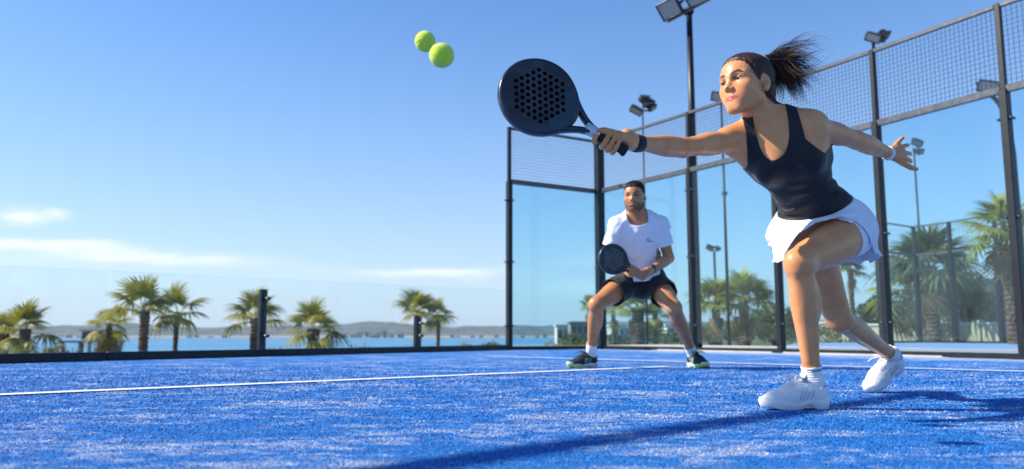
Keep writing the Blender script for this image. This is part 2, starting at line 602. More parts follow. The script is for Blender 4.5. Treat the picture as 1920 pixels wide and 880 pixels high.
# far shore: hills with a pale strip of town along the water
def hills():
    xs = np.linspace(-3600, 3600, 400)
    pxs = 960 + 1500 * xs / 2600
    prof = np.interp(pxs, [-1200, -300, 60, 110, 180, 250, 330, 400, 480, 560, 640, 700, 760, 830, 880, 960, 1010, 1100, 1300, 2000, 3000],
                     [18, 20, 19, 25, 21, 16, 15, 17, 20, 21, 28, 27, 22, 15, 19, 20, 18, 26, 30, 30, 20])
    top = prof / 1500 * 2600
    nz = np.array([mnoise.fractal(Vector((x * .006, 0.3, 0)), .7, 2.1, 5) for x in xs])
    top = np.maximum(top + nz * 6, 6)
    rows = [(-40, 0, 1), (0, .10, 1), (60, .34, 1), (160, .62, 1), (300, .88, 1), (430, 1.0, 1), (700, .8, 1), (1100, 0, 1)]
    V = []
    for dy, k, _ in rows:
        for i, x in enumerate(xs):
            q = mnoise.noise(Vector((x * .012, dy * .02, 2))) * 5 * min(k * 2, 1)
            V.append((x, 2600 + dy, -9.5 + (top[i] + 9.5) * k + q * (k > .2) * (k < .99)))
    n = len(xs); F = []
    for r in range(len(rows) - 1):
        for i in range(n - 1):
            F.append((r * n + i, r * n + i + 1, (r + 1) * n + i + 1, (r + 1) * n + i))
    def nd(t, b):
        co = wpos(t)
        n1 = t.noise(co, .012, 5, .65)
        n2 = t.noise(co, .05, 3, .7)
        c = t.mix(t.maprange(n1, .38, .62), (.085, .115, .125), (.13, .155, .155))
        c = t.mix(t.maprange(n2, .56, .70, 0, .8), c, (.30, .27, .24))
        z = t.node('ShaderNodeSeparateXYZ'); t.set(z.inputs[0], co)
        sand = t.maprange(t.math('ADD', z.outputs[2], t.math('MULTIPLY', n1, 8.0)), -3, 6, .75, 0)
        t.set(b.inputs['Base Color'], t.mix(sand, c, (.42, .35, .28)))
    o = link_mesh('hills', np_mesh('hills', V, F), mat('far_hills', rough=1, spec=0, build=nd))
    tag(o, kind='structure')

hills()

# ================================================================== glass walls
def glass_run(root, pts, first_post=True, last_post=True, bolts=True, hg=3.0, hm=4.0, kerb=True, gmat=None, cell=.055, pw=.085, wires=True):
    """posts at pts, panes of tempered glass below, wire mesh panels above"""
    gmat = gmat or M_GLASS
    Z = Vector((0, 0, 1))
    for i, p in enumerate(pts):
        if (i == 0 and not first_post) or (i == len(pts) - 1 and not last_post): continue
        d = ((pts[i + 1] - p) if i + 1 < len(pts) else (p - pts[i - 1])).normalized()
        nrm = Vector((-d.y, d.x, 0))
        m = MB(); m.box(p + Z * (hg / 2), (pw, pw * 1.25, hg), (d, nrm, Z), .006)
        m.box(p + Z * ((hg + hm) / 2 + .003), (pw * .72, pw * .72, hm - hg), (d, nrm, Z), .005)
        m.box(p + Z * .012, (.20, .20, .024), (d, nrm, Z), .004)
        po = m.build('post', M_FRAME, root)
        if bolts:
            for z in (.42, 1.55, 2.66):
                for s in (-1, 1):
                    m = MB()
                    c = p + Z * z + d * (s * (pw / 2 + .024))
                    m.box(c - d * (s * .018), (.036, .020, .042), (d, nrm, Z), .004)
                    m.tube([c + nrm * .045, c - nrm * .045], .016, 10)
                    m.build('clamp', M_STEEL, po)
    for a, b in zip(pts[:-1], pts[1:]):
        d = (b - a).normalized(); nrm = Vector((-d.y, d.x, 0)); Lh = (b - a).length
        mid = (a + b) / 2
        g = .055
        m = MB(); m.box(mid + Z * (hg / 2 + .045), (Lh - 2 * g, .012, hg - .13), (d, nrm, Z), .002)
        m.build('glass_pane', gmat, root)
        for z, w, h, mt in ((hg + .001, .06, .085, M_RAIL), (hm - .02, .05, .05, M_RAIL)):
            m = MB(); m.box(mid + Z * z, (Lh - pw * .74, w, h), (d, nrm, Z), .006)
            m.build('rail', mt, root)
        if kerb:
            m = MB(); m.box(mid + Z * .032, (Lh - pw * 1.02, .07, .064), (d, nrm, Z), .006)
            m.build('kerb_profile', M_FRAME, root)
        if wires:
            m = MB(); m.smooth = False
            x0 = pw * .36; n = int((Lh - 2 * x0) / cell)
            for k in range(1, n):
                q = a + d * (x0 + (Lh - 2 * x0) * k / n)
                m.bar(q + Z * (hg + .04), q + Z * (hm - .045), .0036)
            nz = int((hm - hg - .085) / cell)
            for k in range(1, nz):
                z = hg + .04 + (hm - hg - .085) * k / nz
                m.bar(a + d * x0 + Z * z + nrm * .0037, b - d * x0 + Z * z + nrm * .0037, .0036)
            w = m.build('wire_mesh', M_WIRE, root)
            w['kind'] = 'stuff'


side = empty('glass_wall', B_, 'long glass court wall with wire mesh on top, running from the corner post to the right edge', 'glass wall')
glass_run(side, [A_, B_, E_, C_, D_, F_, G_], first_post=False)
back = empty('glass_wall', L_, 'short glass court end wall with wire mesh on top, left of the corner post behind the man', 'glass wall')
glass_run(back, [L_, A_])
# thick corner post where the two walls meet
m = MB(); m.box(A_ + Vector((.02, -.04, 2.0)), (.15, .15, 4.0), (wdir, wn, Vector((0, 0, 1))), .01)
m.build('corner_post', M_FRAME, back)


# low glass balustrade along the sea side
def balustrade():
    root = empty('glass_balustrade', (L_ + LF) / 2, 'low frameless glass balustrade on a black base along the sea side of the blue court', 'balustrade')
    Z = Vector((0, 0, 1)); d = (L_ - LF2).normalized(); nrm = Vector((-d.y, d.x, 0))
    def at_px(px):
        # intersection of the pixel column with the fence line
        k = (px - 960) / FPX * math.sqrt(1) / 1.0
        # x / (y*CP + (z-h)*SP) ~ k  (z ~ 0)
        a = LF2; dd = d
        # x + s dx = k*((y + s dy)*CP - CAM_H*SP)
        s = (k * (a.y * CP - CAM_H * SP) - a.x) / (dd.x - k * dd.y * CP)
        return a + dd * s
    joints = [LF2, at_px(-330), at_px(-20), at_px(197), at_px(503), at_px(743), L_ - d * .07]
    tot = (L_ - LF).length
    def htop(p): return .905 + .145 * ((p - LF).dot(d) / tot)
    for a, b in zip(joints[:-1], joints[1:]):
        g = .010; a2 = a + d * g; b2 = b - d * g
        m = MB()
        ha, hb = htop(a2), htop(b2); th = nrm * .006
        vs = [a2 + th + Z * .05, b2 + th + Z * .05, b2 + th + Z * hb, a2 + th + Z * ha, a2 - th + Z * .05, b2 - th + Z * .05, b2 - th + Z * hb, a2 - th + Z * ha]
        m.add(vs, [(0, 1, 2, 3), (5, 4, 7, 6), (1, 0, 4, 5), (1, 5, 6, 2), (0, 3, 7, 4)])
        m.cur = 1
        m.add([vs[3], vs[2], vs[6], vs[7]], [(0, 1, 2, 3)])
        m.build('glass_pane', [M_GLASS2, M_GEDGE], root)
        m = MB(); m.box((a + b) / 2 + Z * .045, ((b - a).length - .004, .09, .09), (d, nrm, Z), .008)
        m.build('base_profile', M_FRAME, root)
    for px, h, w in ((500, .83, .095), (791, .56, .07)):
        p = at_px(px) + nrm * .115
        m = MB(); m.box(p + Z * h / 2, (w, .07, h), (d, nrm, Z), .008)
        m.box(p + Z * .01, (w * 1.9, .15, .02), (d, nrm, Z), .004)
        po = m.build('post', M_FRAME, root)
        for z in (.25, h - .12):
            m = MB(); m.tube([p + Z * z - nrm * .03, p + Z * z - nrm * .135], .02, 10); m.build('clamp', M_STEEL, po)

balustrade()

# ================================================================== floodlights
M_LAMPBODY = mat('lamp_housing', rough=.45, metal=.4, build=noisy((.035, .038, .042), (.06, .065, .07), 20))
M_LENS = mat('lamp_lens', (.34, .35, .36), .18, 0, .6)
M_GALV = mat('galvanised', rough=.4, metal=.7, build=noisy((.30, .31, .32), (.20, .21, .22), 12))


def lamp_head(root, c, face, right, w=.36, h=.30, dpt=.10):
    """housing with a recessed lens facing `face`, held by a yoke"""
    c = Vector(c); Fv = Vector(face).normalized(); X = Vector(right); X = (X - Fv * X.dot(Fv)).normalized(); Y = Fv.cross(X)
    m = MB()
    m.box(c - Fv * dpt * .55, (w * .86, h * .86, dpt * .6), (X, Y, Fv), .02)
    for k in range(7):
        m.box(c - Fv * dpt * 1.0 + X * (w * .8 * (k / 6 - .5)), (.008, h * .78, dpt * .5), (X, Y, Fv))
    for sx in (-1, 1):
        m.box(c + X * (sx * (w / 2 - .014)), (.028, h, dpt * .5), (X, Y, Fv), .006)
        m.box(c + Y * (sx * (h / 2 - .014)), (w - .058, .028, dpt * .5), (X, Y, Fv), .006)
    hd = m.build('lamp_head', M_LAMPBODY, root)
    m = MB(); m.box(c + Fv * .002, (w - .058, h - .058, .02), (X, Y, Fv))
    for k in (-1, 0, 1):
        m.sphere(c + X * (w * .24 * k) + Fv * .012, (.035, .035, .008), 10, 6, (X, Y, Fv))
    m.build('lens', M_LENS, hd)
    m = MB()
    for sx in (-1, 1):
        m.bar(c + X * (sx * (w / 2 + .012)) - Fv * .01, c + X * (sx * (w / 2 + .012)) - Fv * (dpt + .08), .012, .04, Y)
    m.bar(c - X * (w / 2 + .018) - Fv * (dpt + .08), c + X * (w / 2 + .018) - Fv * (dpt + .08), .012, .04, Y)
    m.build('yoke', M_LAMPBODY, hd)


def main_mast():
    base = B_ + wn * .10
    root = empty('floodlight_mast', base, 'tallest dark floodlight pole, rising from the side glass wall with two lamps on a crossbar', 'floodlight')
    top = P(1283, 22, base.y).z
    m = MB(); m.tube([base + Vector((0, 0, .02)), base + Vector((0, 0, 3.9)), base + Vector((0, 0, top))], [.062, .056, .05], 14)
    m.box(base + Vector((0, 0, .02)), (.26, .26, .03), None, .005)
    m.build('pole', M_FRAME, root)
    a = P(1250, 39, base.y + .08); b = P(1352, -16, base.y - .55)
    m = MB(); m.bar(a, b, .05, .09, (0, 0, 1), .006); m.build('crossbar', M_RAIL, root)
    m = MB(); m.box(base + Vector((0, 0, top + .0)), (.14, .14, .10), None, .01); m.build('bracket', M_FRAME, root)
    bd = (b - a).normalized()
    lamp_head(root, P(1255, 17, base.y - .16), (-.50, -.62, -.60), bd, .40, .32)
    lamp_head(root, P(1305, -9, base.y - .42), (-.50, -.62, -.60), bd, .40, .32)
    return root

main_mast()


def far_mast(px, ylamp, depth, label, heads, arm=None, rad=.05, zb=None, polepx=None):
    c = P(px, ylamp, depth)
    bx = P(polepx, ylamp, depth).x if polepx else c.x
    zb = zb if zb is not None else float(terrain_h(bx, depth)) - .1
    root = empty('floodlight_mast', (bx, depth, zb), label, 'floodlight', 'floodlight masts beyond the glass')
    top = c.z - .12
    m = MB()
    if arm:   # pole curving over into an arm
        pts = [Vector((bx, depth, zb)), Vector((bx, depth, top - 1.6))]
        for k in range(1, 9):
            a = k / 8 * PI / 2
            pts.append(Vector((bx + (c.x - bx) * (1 - math.cos(a)), depth, top - 1.6 + 1.55 * math.sin(a))))
        m.tube(pts, [rad * 1.3, rad] + [rad * .8] * 8, 10)
    else:
        m.tube([(bx, depth, zb), (bx, depth, top)], [rad * 1.05, rad * .6], 10)
    m.build('pole', M_FRAME, root)
    for dx, dz, w, face in heads:
        w *= .8; lamp_head(root, c + Vector((dx, -.12, dz)), face, (1, .25, .1), w, w * .62, .16)
    if len(heads) > 1:
        m = MB(); xs = [q[0] for q in heads]
        m.bar(c + Vector((min(xs), 0, -.06)), c + Vector((max(xs), 0, -.06)), .05, .07); m.build('crossbar', M_GALV, root)

far_mast(1205, 205, 30, 'far mast with a cluster of pale floodlights between racket and tall lamp pole',
         [(-.28, -.10, .62, (-.5, -.5, -.7)), (.22, .16, .6, (.3, -.4, -.8)), (.02, .30, .5, (-.2, .6, -.6)), (.38, .02, .45, (.6, -.3, -.6))], rad=.045)
far_mast(1640, 74, 21, 'mast with grey floodlights peeking over the top rail above the post right of the ponytail',
         [(-.10, .0, .5, (-.5, -.6, -.5)), (.28, .05, .42, (.7, -.3, -.5))], rad=.07, polepx=1637)
far_mast(1848, 165, 20, 'lamp on a curved arm seen through the mesh at the upper right', [(0, 0, .62, (-.3, -.75, -.5))], arm=True, rad=.07, polepx=1890)
far_mast(1346, 184, 24, 'dark floodlight showing behind the wire mesh just left of the woman\'s chin', [(.0, 0, .6, (-.4, -.7, -.4))], rad=.05, polepx=1352)
far_mast(1717, 272, 30, 'slender mast with a small lamp right behind the woman\'s outstretched open hand', [(0, .05, .5, (-.4, -.6, -.6)), (.12, -.3, .42, (.5, -.6, -.4))], rad=.05, polepx=1713)
far_mast(1357, 365, 40, 'thin plain pole rising above the palms behind the glass right of the man', [(0, 0, .3, (-.4, -.6, -.6))], rad=.05)
far_mast(1339, 468, 40, 'short pole with a small lamp among the palms behind the glass right of the man', [(-.25, .05, .45, (-.4, -.6, -.6)), (.2, .0, .3, (.4, -.6, -.6))], rad=.09)


# unseen mast left of the camera, added so its boom shades the turf diagonally
def shadow_caster_mast():
    h = 4.0
    off = Vector((sun_dir.x, sun_dir.y, 0)) * (h / sun_dir.z)
    g1 = PZ(700, 888, 0); g2 = PZ(1730, 739, 0)
    a = g1 + off; b = g2 + off
    a.z = b.z = h
    d = (b - a).normalized()
    base = a - d * 3.0
    root = empty('shadow_caster_mast', (base.x, base.y, 0), 'added unseen mast with a long boom that casts the diagonal shadow on the blue turf', 'mast')
    m = MB(); m.tube([(base.x, base.y, 0), (base.x, base.y, h + .1)], [.07, .06], 12); m.build('pole', M_FRAME, root)
    m = MB(); m.tube([base + Vector((0, 0, h)) * 0 + Vector((0, 0, 0)) if False else Vector((base.x, base.y, h)), b], [.062, .055], 12); m.build('boom', M_FRAME, root)
    m = MB(); m.bar((base.x, base.y, h - .9), Vector((base.x, base.y, h)) + d * .9, .04); m.build('brace', M_FRAME, root)

shadow_caster_mast()


# neighbouring court cage, seen through the glass
def cage():
    p = lambda px, Y: Vector((P(px, 628, Y).x, Y, 0))
    r = empty('court_cage', p(1725, 27.4), 'cage of the neighbouring court far behind the glass at right, dark posts around the palms', 'fence')
    glass_run(r, [p(1655, 26.2), p(1725, 27.6), p(1793, 26.4), p(1880, 24.7), p(1990, 22.8)], bolts=False, wires=True, cell=.16, pw=.14, gmat=M_GLASS2)

cage()
# ================================================================== palms, shrubs, trees, far buildings
def leaf_mat(name, c1, c2, scale=3, trans=.35, rough=.5):
    def f(t, b):
        oi = t.node('ShaderNodeObjectInfo')
        co = wpos(t)
        n = t.noise(co, scale, 3, .6)
        v = t.math('ADD', t.math('MULTIPLY', n, .6), t.math('MULTIPLY', oi.outputs['Random'], .4))
        c = t.mix(t.maprange(v, .3, .7), c1, c2)
        t.set(b.inputs['Base Color'], c)
        out = [q for q in t.n if q.type == 'OUTPUT_MATERIAL'][0]
        tl = t.node('ShaderNodeBsdfTranslucent'); t.set(tl.inputs[0], t.mix(.5, c, (.25, .28, .02)))
        mx = t.node('ShaderNodeMixShader'); mx.inputs[0].default_value = trans
        t.l.new(b.outputs[0], mx.inputs[1]); t.l.new(tl.outputs[0], mx.inputs[2])
        t.l.new(mx.outputs[0], out.inputs[0])
    return mat(name, rough=rough, spec=.35, build=f)

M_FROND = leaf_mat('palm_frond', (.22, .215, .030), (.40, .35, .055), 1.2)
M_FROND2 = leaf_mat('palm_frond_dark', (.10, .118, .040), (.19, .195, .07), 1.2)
M_DEAD = leaf_mat('palm_frond_dry', (.20, .115, .04), (.30, .19, .07), 1.5, .2)
M_TRUNK = mat('palm_trunk', rough=.95, spec=.1, build=noisy((.16, .10, .065), (.075, .045, .03), 6, 5, .6, .03, 14))
M_LEAF = leaf_mat('shrub_leaf', (.07, .10, .024), (.16, .18, .045), 1.5)
M_LEAF2 = leaf_mat('tree_leaf', (.028, .055, .020), (.065, .095, .03), 1.5)
M_LEAF3 = leaf_mat('dry_shrub_leaf', (.17, .16, .055), (.27, .24, .09), 1.5)
M_BARK = mat('bark', rough=.95, spec=.1, build=noisy((.11, .085, .06), (.06, .045, .035), 8, 5, .5, .02))


def frond_mesh(seed, nl=21, droop=.35, pet=.72, rad=.95, span=250):
    """fan leaf: petiole along +X from the origin, blade of folded leaflets at its end"""
    rr = random.Random(seed)
    m = MB(); m.smooth = True
    # petiole curving slightly
    pp = [Vector((pet * k / 4, 0, .10 * math.sin(PI * k / 8) - droop * .22 * (k / 4) ** 2)) for k in range(5)]
    m.tube(pp, [.022, .018, .015, .013, .010], 5)
    o = pp[-1]; dirx = (pp[-1] - pp[-2]).normalized(); dz = Vector((-dirx.z, 0, dirx.x))
    for k in range(nl):
        a = math.radians(span) * (k / (nl - 1) - .5) + rr.uniform(-.05, .05)
        L = rad * (.72 + .28 * math.cos(a * .62)) * rr.uniform(.9, 1.06)
        d = dirx * math.cos(a) + Vector((0, 1, 0)) * math.sin(a)
        s = dz.cross(d).normalized()
        w = L * .058
        dr = droop * rr.uniform(.7, 1.4) * L
        lift = .10 * L * math.cos(a)
        pts = []
        for t, wk in ((0, .15), (.38, .95), (.62, .85), (.84, .45), (1.0, .04)):
            c = o + d * (L * t * (1 - .10 * t * t * droop)) + dz * (lift * t * (1 - t) * 2) + Vector((0, 0, -dr * t ** 2.6))
            pts.append((c - s * (w * wk), c + dz * (w * wk * .55), c + s * (w * wk)))
        vs = [q for p3 in pts for q in p3]
        fs = []
        for i in range(4):
            for j in range(2):
                fs.append((i * 3 + j, i * 3 + j + 1, i * 3 + j + 4, i * 3 + j + 3))
        m.add(vs, fs)
    return m.mesh('frond')


FR_GREEN = [frond_mesh(s, 21, d) for s, d in ((1, .16), (2, .28), (3, .42))]
FR_DEAD = [frond_mesh(s, 15, d, .7, .8, 190) for s, d in ((5, 1.1), (6, 1.4))]
for me in FR_GREEN: me.materials.append(M_FROND)
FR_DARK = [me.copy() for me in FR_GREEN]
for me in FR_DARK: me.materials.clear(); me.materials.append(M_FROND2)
for me in FR_DEAD: me.materials.append(M_DEAD)


def palm(base, hgt, size, nf, label, seed, group='palms', dead=6, dark=False, trad=.17, lo=2, hi=84, lean=0.0, tops=True):
    rr = random.Random(seed)
    base = Vector(base)
    root = empty('palm_tree', base, label, 'palm', group)
    # trunk: stacked rough collars
    V = []; n = 14; rows = int(max(10, hgt / .07)); F = []
    for i in range(rows + 1):
        t = i / rows
        r = trad * (1.25 - .35 * min(t * 3, 1)) * (1 + .22 * (t > .8) * (t - .8) * 5) * (1 + (.13 if i % 2 else -.06))
        cx = base.x + lean * t * t * hgt
        for k in range(n):
            a = 2 * PI * k / n + (i % 2) * PI / n
            q = r * (1 + rr.uniform(-.10, .12))
            V.append((cx + q * math.cos(a), base.y + q * math.sin(a), base.z + hgt * t + rr.uniform(-.015, .015)))
    for i in range(rows):
        for k in range(n):
            F.append((i * n + k, i * n + (k + 1) % n, (i + 1) * n + (k + 1) % n, (i + 1) * n + k))
    link_mesh('trunk', np_mesh('trunk', V, F, False), M_TRUNK, root)
    top = base + Vector((lean * hgt, 0, hgt))
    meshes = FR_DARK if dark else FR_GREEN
    for k in range(nf + dead):
        isd = k >= nf
        me = rr.choice(FR_DEAD) if isd else meshes[min(2, int((k / nf) * 3))]
        o = bpy.data.objects.new('frond', me); COL.objects.link(o); o.parent = root
        az = k * 2.39996 + rr.uniform(-.3, .3)
        if isd: el = math.radians(rr.uniform(-75, -35))
        else:
            u = k / max(nf - 1, 1)
            el = math.radians(hi + (lo - hi) * u ** .85 + rr.uniform(-7, 7))
        s = size * rr.uniform(.88, 1.1) * (.85 if isd else 1) * (1 - .18 * (1 - k / max(nf, 1)))
        o.scale = (s, s, s)
        o.rotation_euler = (rr.uniform(-.35, .35), -el, az)
        o.location = (top - base) + Vector((rr.uniform(-.05, .05), rr.uniform(-.05, .05), (k / max(nf, 1)) * -.22 * size + rr.uniform(-.05, .05)))
    return root


def gz(x, y): return float(terrain_h(x, y)) - .05


def palm_at(px, ycrown, depth, size, nf, label, seed, **kw):
    c = P(px, ycrown, depth)
    z0 = gz(c.x, depth)
    return palm((c.x, depth, z0), max(c.z - z0, .4), size, nf, label, seed, **kw)


GS = 'palms beyond the sea side balustrade'
palm_at(272, 583, 27, 1.03, 9, 'tall palm with a stout brown trunk, middle and highest of the three crowns at left', 11, group=GS, dead=0, trad=.155)
palm_at(205, 607, 28, 0.66, 8, 'short palm with drooping brown fronds, left of the tall stout palm', 12, group=GS, dead=14, trad=.10, lo=-22, hi=60)
palm_at(332, 585, 28.5, 0.84, 8, 'slim palm with hanging fronds, right of the tall stout palm', 13, group=GS, dead=0, trad=.09, lo=-22)
palm_at(480, 597, 29, 0.89, 10, 'bushy palm behind the left dark balustrade post', 14, group=GS, dead=0, trad=.19)
palm_at(588, 617, 27, 0.83, 11, 'low bushy palm with spiky upright fronds between the two dark balustrade posts', 16, group=GS, dead=0, trad=.2, lo=-22)
palm_at(784, 589, 31, 0.86, 9, 'palm rising directly behind the right dark balustrade post', 17, group=GS, dead=0, trad=.14)
palm_at(822, 593, 32, 0.61, 8, 'slender palm standing right of the right dark balustrade post', 18, group=GS, dead=0, trad=.08, lo=-22)
palm_at(48, 617, 26, 0.79, 11, 'low wide palm clump at the far left edge of the picture', 19, group=GS, dead=0, trad=.16, lo=-22)
palm_at(8, 625, 27, 0.62, 10, 'yellowish low palm cut by the left picture edge', 20, group=GS, dead=0, trad=.16, lo=-22)
GR = 'palms beyond the side glass wall'
palm_at(1196, 577, 31, 0.72, 14, 'palm with thick trunk framed between the legs of the man', 21, group=GR, dead=2, trad=.26)
palm_at(1150, 583, 34, 0.49, 9, 'small palm crown seen left of the thick palm between the legs of the man', 22, group=GR, dead=2, trad=.09)
palm_at(1228, 585, 34, 0.52, 9, 'small hanging palm crown right of the thick palm between the legs of the man', 23, group=GR, dead=4, trad=.10, lo=-55)
palm_at(1106, 575, 36, 0.47, 9, 'palm crown half hidden behind the corner post by the knee of the man', 24, group=GR, dead=2, trad=.09)
palm_at(1342, 567, 31, 0.84, 16, 'olive palm behind the glass just right of the tall lamp pole', 25, group=GR, dead=3, trad=.17)
palm_at(1394, 561, 33, 0.99, 20, 'full green palm behind the glass left of the leg of the woman', 26, group=GR, dead=2, trad=.18)
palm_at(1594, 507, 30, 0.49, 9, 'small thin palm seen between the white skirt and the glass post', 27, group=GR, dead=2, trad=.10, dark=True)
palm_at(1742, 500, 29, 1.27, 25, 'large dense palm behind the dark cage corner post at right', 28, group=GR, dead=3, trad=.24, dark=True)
palm_at(1702, 543, 31, 1.10, 22, 'drooping pale palm left of the large dense palm at right', 30, group=GR, dead=4, trad=.2, lo=-60)
palm_at(1886, 427, 23, 0.83, 18, 'tall palm behind the rightmost glass post with a slanting pinkish trunk', 29, group=GR, dead=6, trad=.15, lo=-22, lean=-.03)

# ---- leafy shrubs and trees
def leaf_cloud(name, c, radii, n, leaf, rng, clumps=14):
    """leaf sized faces gathered in uneven clumps"""
    c = np.array(c); radii = np.array(radii)
    cl = rng.normal(size=(clumps, 3)); cl /= np.linalg.norm(cl, axis=1)[:, None]
    cl *= rng.uniform(.35, .85, (clumps, 1)); cl[:, 2] = np.abs(cl[:, 2]) * 1.0 - .15
    cr = rng.uniform(.22, .46, clumps)
    k = rng.integers(0, clumps, n)
    d = rng.normal(size=(n, 3)); d /= np.linalg.norm(d, axis=1)[:, None]
    p = cl[k] + d * (cr[k] * rng.uniform(.5, 1.0, n) ** .6)[:, None]
    p = c + p * radii
    a = rng.normal(size=(n, 3)); a /= np.linalg.norm(a, axis=1)[:, None]
    b = np.cross(a, rng.normal(size=(n, 3))); b /= np.linalg.norm(b, axis=1)[:, None]
    L = leaf * rng.uniform(.6, 1.3, (n, 1))
    V = np.stack([p - a * L, p + b * L * .42, p + a * L, p - b * L * .42], 1).reshape(-1, 3)
    F = np.arange(4 * n).reshape(n, 4)
    return np_mesh(name, V, F, False)


def shrub(px, ytop, depth, wpx, label, seed, n=1100, leaf=.06, m=None, group='shrubs beyond the court', cat='shrub', name='shrub'):
    rng = np.random.default_rng(seed)
    t = P(px, ytop, depth); z0 = gz(t.x, depth)
    h = max(t.z - z0, .3); w = wpx / 2 / FPX * depth
    root = empty(name, (t.x, depth, z0), label, cat, group)
    mb = MB()
    for k in range(5):
        a = rng.uniform(0, 2 * PI)
        mb.tube([(t.x, depth, z0), (t.x + .3 * w * math.cos(a), depth + .3 * w * math.sin(a), z0 + h * .35), (t.x + .6 * w * math.cos(a), depth + .6 * w * math.sin(a), z0 + h * .75)], [.05, .03, .012], 6)
    mb.build('stem', M_BARK, root)
    me = leaf_cloud('foliage', (t.x, depth, z0 + h * .45), (w, w, h * .62), n, leaf, rng)
    link_mesh('foliage', me, m or M_LEAF, root)


def tree(px, ytop, depth, wpx, label, seed, ycrown=None, n=5000, leaf=.11, m=None):
    rng = np.random.default_rng(seed)
    t = P(px, ytop, depth); z0 = gz(t.x, depth); h = t.z - z0
    w = wpx / 2 / FPX * depth
    root = empty('tree', (t.x, depth, z0), label, 'tree', 'leafy trees beyond the glass')
    mb = MB()
    mb.tube([(t.x, depth, z0), (t.x + .05, depth, z0 + h * .3), (t.x - .05, depth, z0 + h * .62), (t.x, depth, z0 + h * .9)], [.17, .14, .09, .03], 9)
    for k in range(9):
        a = rng.uniform(0, 2 * PI); z = z0 + h * rng.uniform(.28, .6); e = w * rng.uniform(.5, .85)
        mb.tube([(t.x, depth, z), (t.x + e * .5 * math.cos(a), depth + e * .5 * math.sin(a), z + h * .10), (t.x + e * math.cos(a), depth + e * math.sin(a), z + h * .17)], [.06, .04, .012], 6)
    mb.build('trunk', M_BARK, root)
    link_mesh('crown', leaf_cloud('crown', (t.x, depth, z0 + h * .60), (w, w, h * .46), n, leaf, rng, 24), m or M_LEAF2, root)

tree(1795, 505, 31, 150, 'dark leafy tree right of the large dense palm at right', 41)
tree(1835, 560, 34, 110, 'smaller dull tree in front of the grey house at right', 42, n=3000)
tree(1648, 560, 36, 100, 'round tree behind the glass post right of the white skirt', 43, n=3000)
tree(1452, 575, 40, 120, 'brownish green tree behind the glass left of the shin of the woman', 44, n=3500, m=M_LEAF)
specs = []
SH = [
 (100, 640, 24, 90, 'yellowish shrub beside the low palm clump at far left', M_LEAF3, 900),
 (20, 640, 23, 110, 'olive shrub at the foot of the palms at the left edge', M_LEAF, 1200),
 (510, 648, 25, 60, 'small shrub at the foot of the left dark balustrade post', M_LEAF3, 600),
 (640, 648, 26, 110, 'low shrub right of the bushy palm between the balustrade posts', M_LEAF3, 900),
 (690, 640, 60, 70, 'olive bush on the shore in the gap between the palms', M_LEAF, 700),
 (735, 650, 30, 80, 'dry bush just left of the right dark balustrade post', M_LEAF3, 700),
 (880, 644, 30, 70, 'low bush on the far side of the balustrade, short of the wall post', M_LEAF3, 700),
 (925, 636, 30, 60, 'bush touching the left wall post on the sea side', M_LEAF, 800),
 (985, 644, 31, 80, 'low hedge bush at the left end of the back glass', M_LEAF, 1000),
 (1035, 640, 32, 80, 'low hedge bush in the middle of the back glass', M_LEAF3, 1000),
 (1072, 622, 33, 55, 'pointed bush behind the back glass beside the man', M_LEAF, 1000),
 (1105, 634, 32, 70, 'hedge bush behind the corner post', M_LEAF, 900),
 (1160, 622, 36, 90, 'hedge bush left of the thick palm trunk between the legs of the man', M_LEAF, 1300),
 (1240, 615, 36, 90, 'hedge bush right of the thick palm trunk between the legs of the man', M_LEAF, 1300),
 (1290, 606, 38, 80, 'hedge bush behind the tall lamp pole', M_LEAF2, 1300),
 (1335, 600, 38, 90, 'big hedge bush under the olive palm', M_LEAF, 1500),
 (1395, 598, 38, 110, 'big hedge bush under the full green palm', M_LEAF, 1600),
 (1455, 596, 37, 110, 'hedge bush behind the glass post left of the woman\'s shin', M_LEAF, 1600),
 (1560, 596, 39, 130, 'hedge bush seen between the two legs of the woman', M_LEAF3, 1500),
 (1680, 590, 38, 100, 'hedge bush above the pale garden wall', M_LEAF2, 1600),
 (1765, 590, 38, 110, 'hedge bush behind the dark cage posts', M_LEAF, 1500),
 (1860, 600, 36, 110, 'hedge bush below the grey house', M_LEAF2, 1600),
 (1930, 590, 34, 110, 'hedge bush at the right edge behind the glass', M_LEAF2, 1500)]
for i, (px, yt, dp, w, lb, m_, n_) in enumerate(SH):
    shrub(px, yt, dp, w, lb, 100 + i, n_, .075 if dp > 28 else .06, m_)

# ---- walls and buildings beyond the court
M_PLASTER = mat('warm_plaster', rough=.9, spec=.1, build=noisy((.50, .42, .31), (.37, .30, .21), 1.2, 6, .2, .01, 30))
M_PLASTER2 = mat('white_plaster', rough=.9, spec=.1, build=noisy((.66, .64, .60), (.52, .50, .47), .8, 6))
M_PLASTER3 = mat('grey_plaster', rough=.9, spec=.1, build=noisy((.27, .26, .25), (.19, .185, .18), .8, 6))
M_DARKWIN = mat('dark_window', (.03, .04, .05), .15)
M_ROOF = mat('clay_roof', rough=.9, build=noisy((.32, .17, .11), (.22, .12, .08), 2, 5))


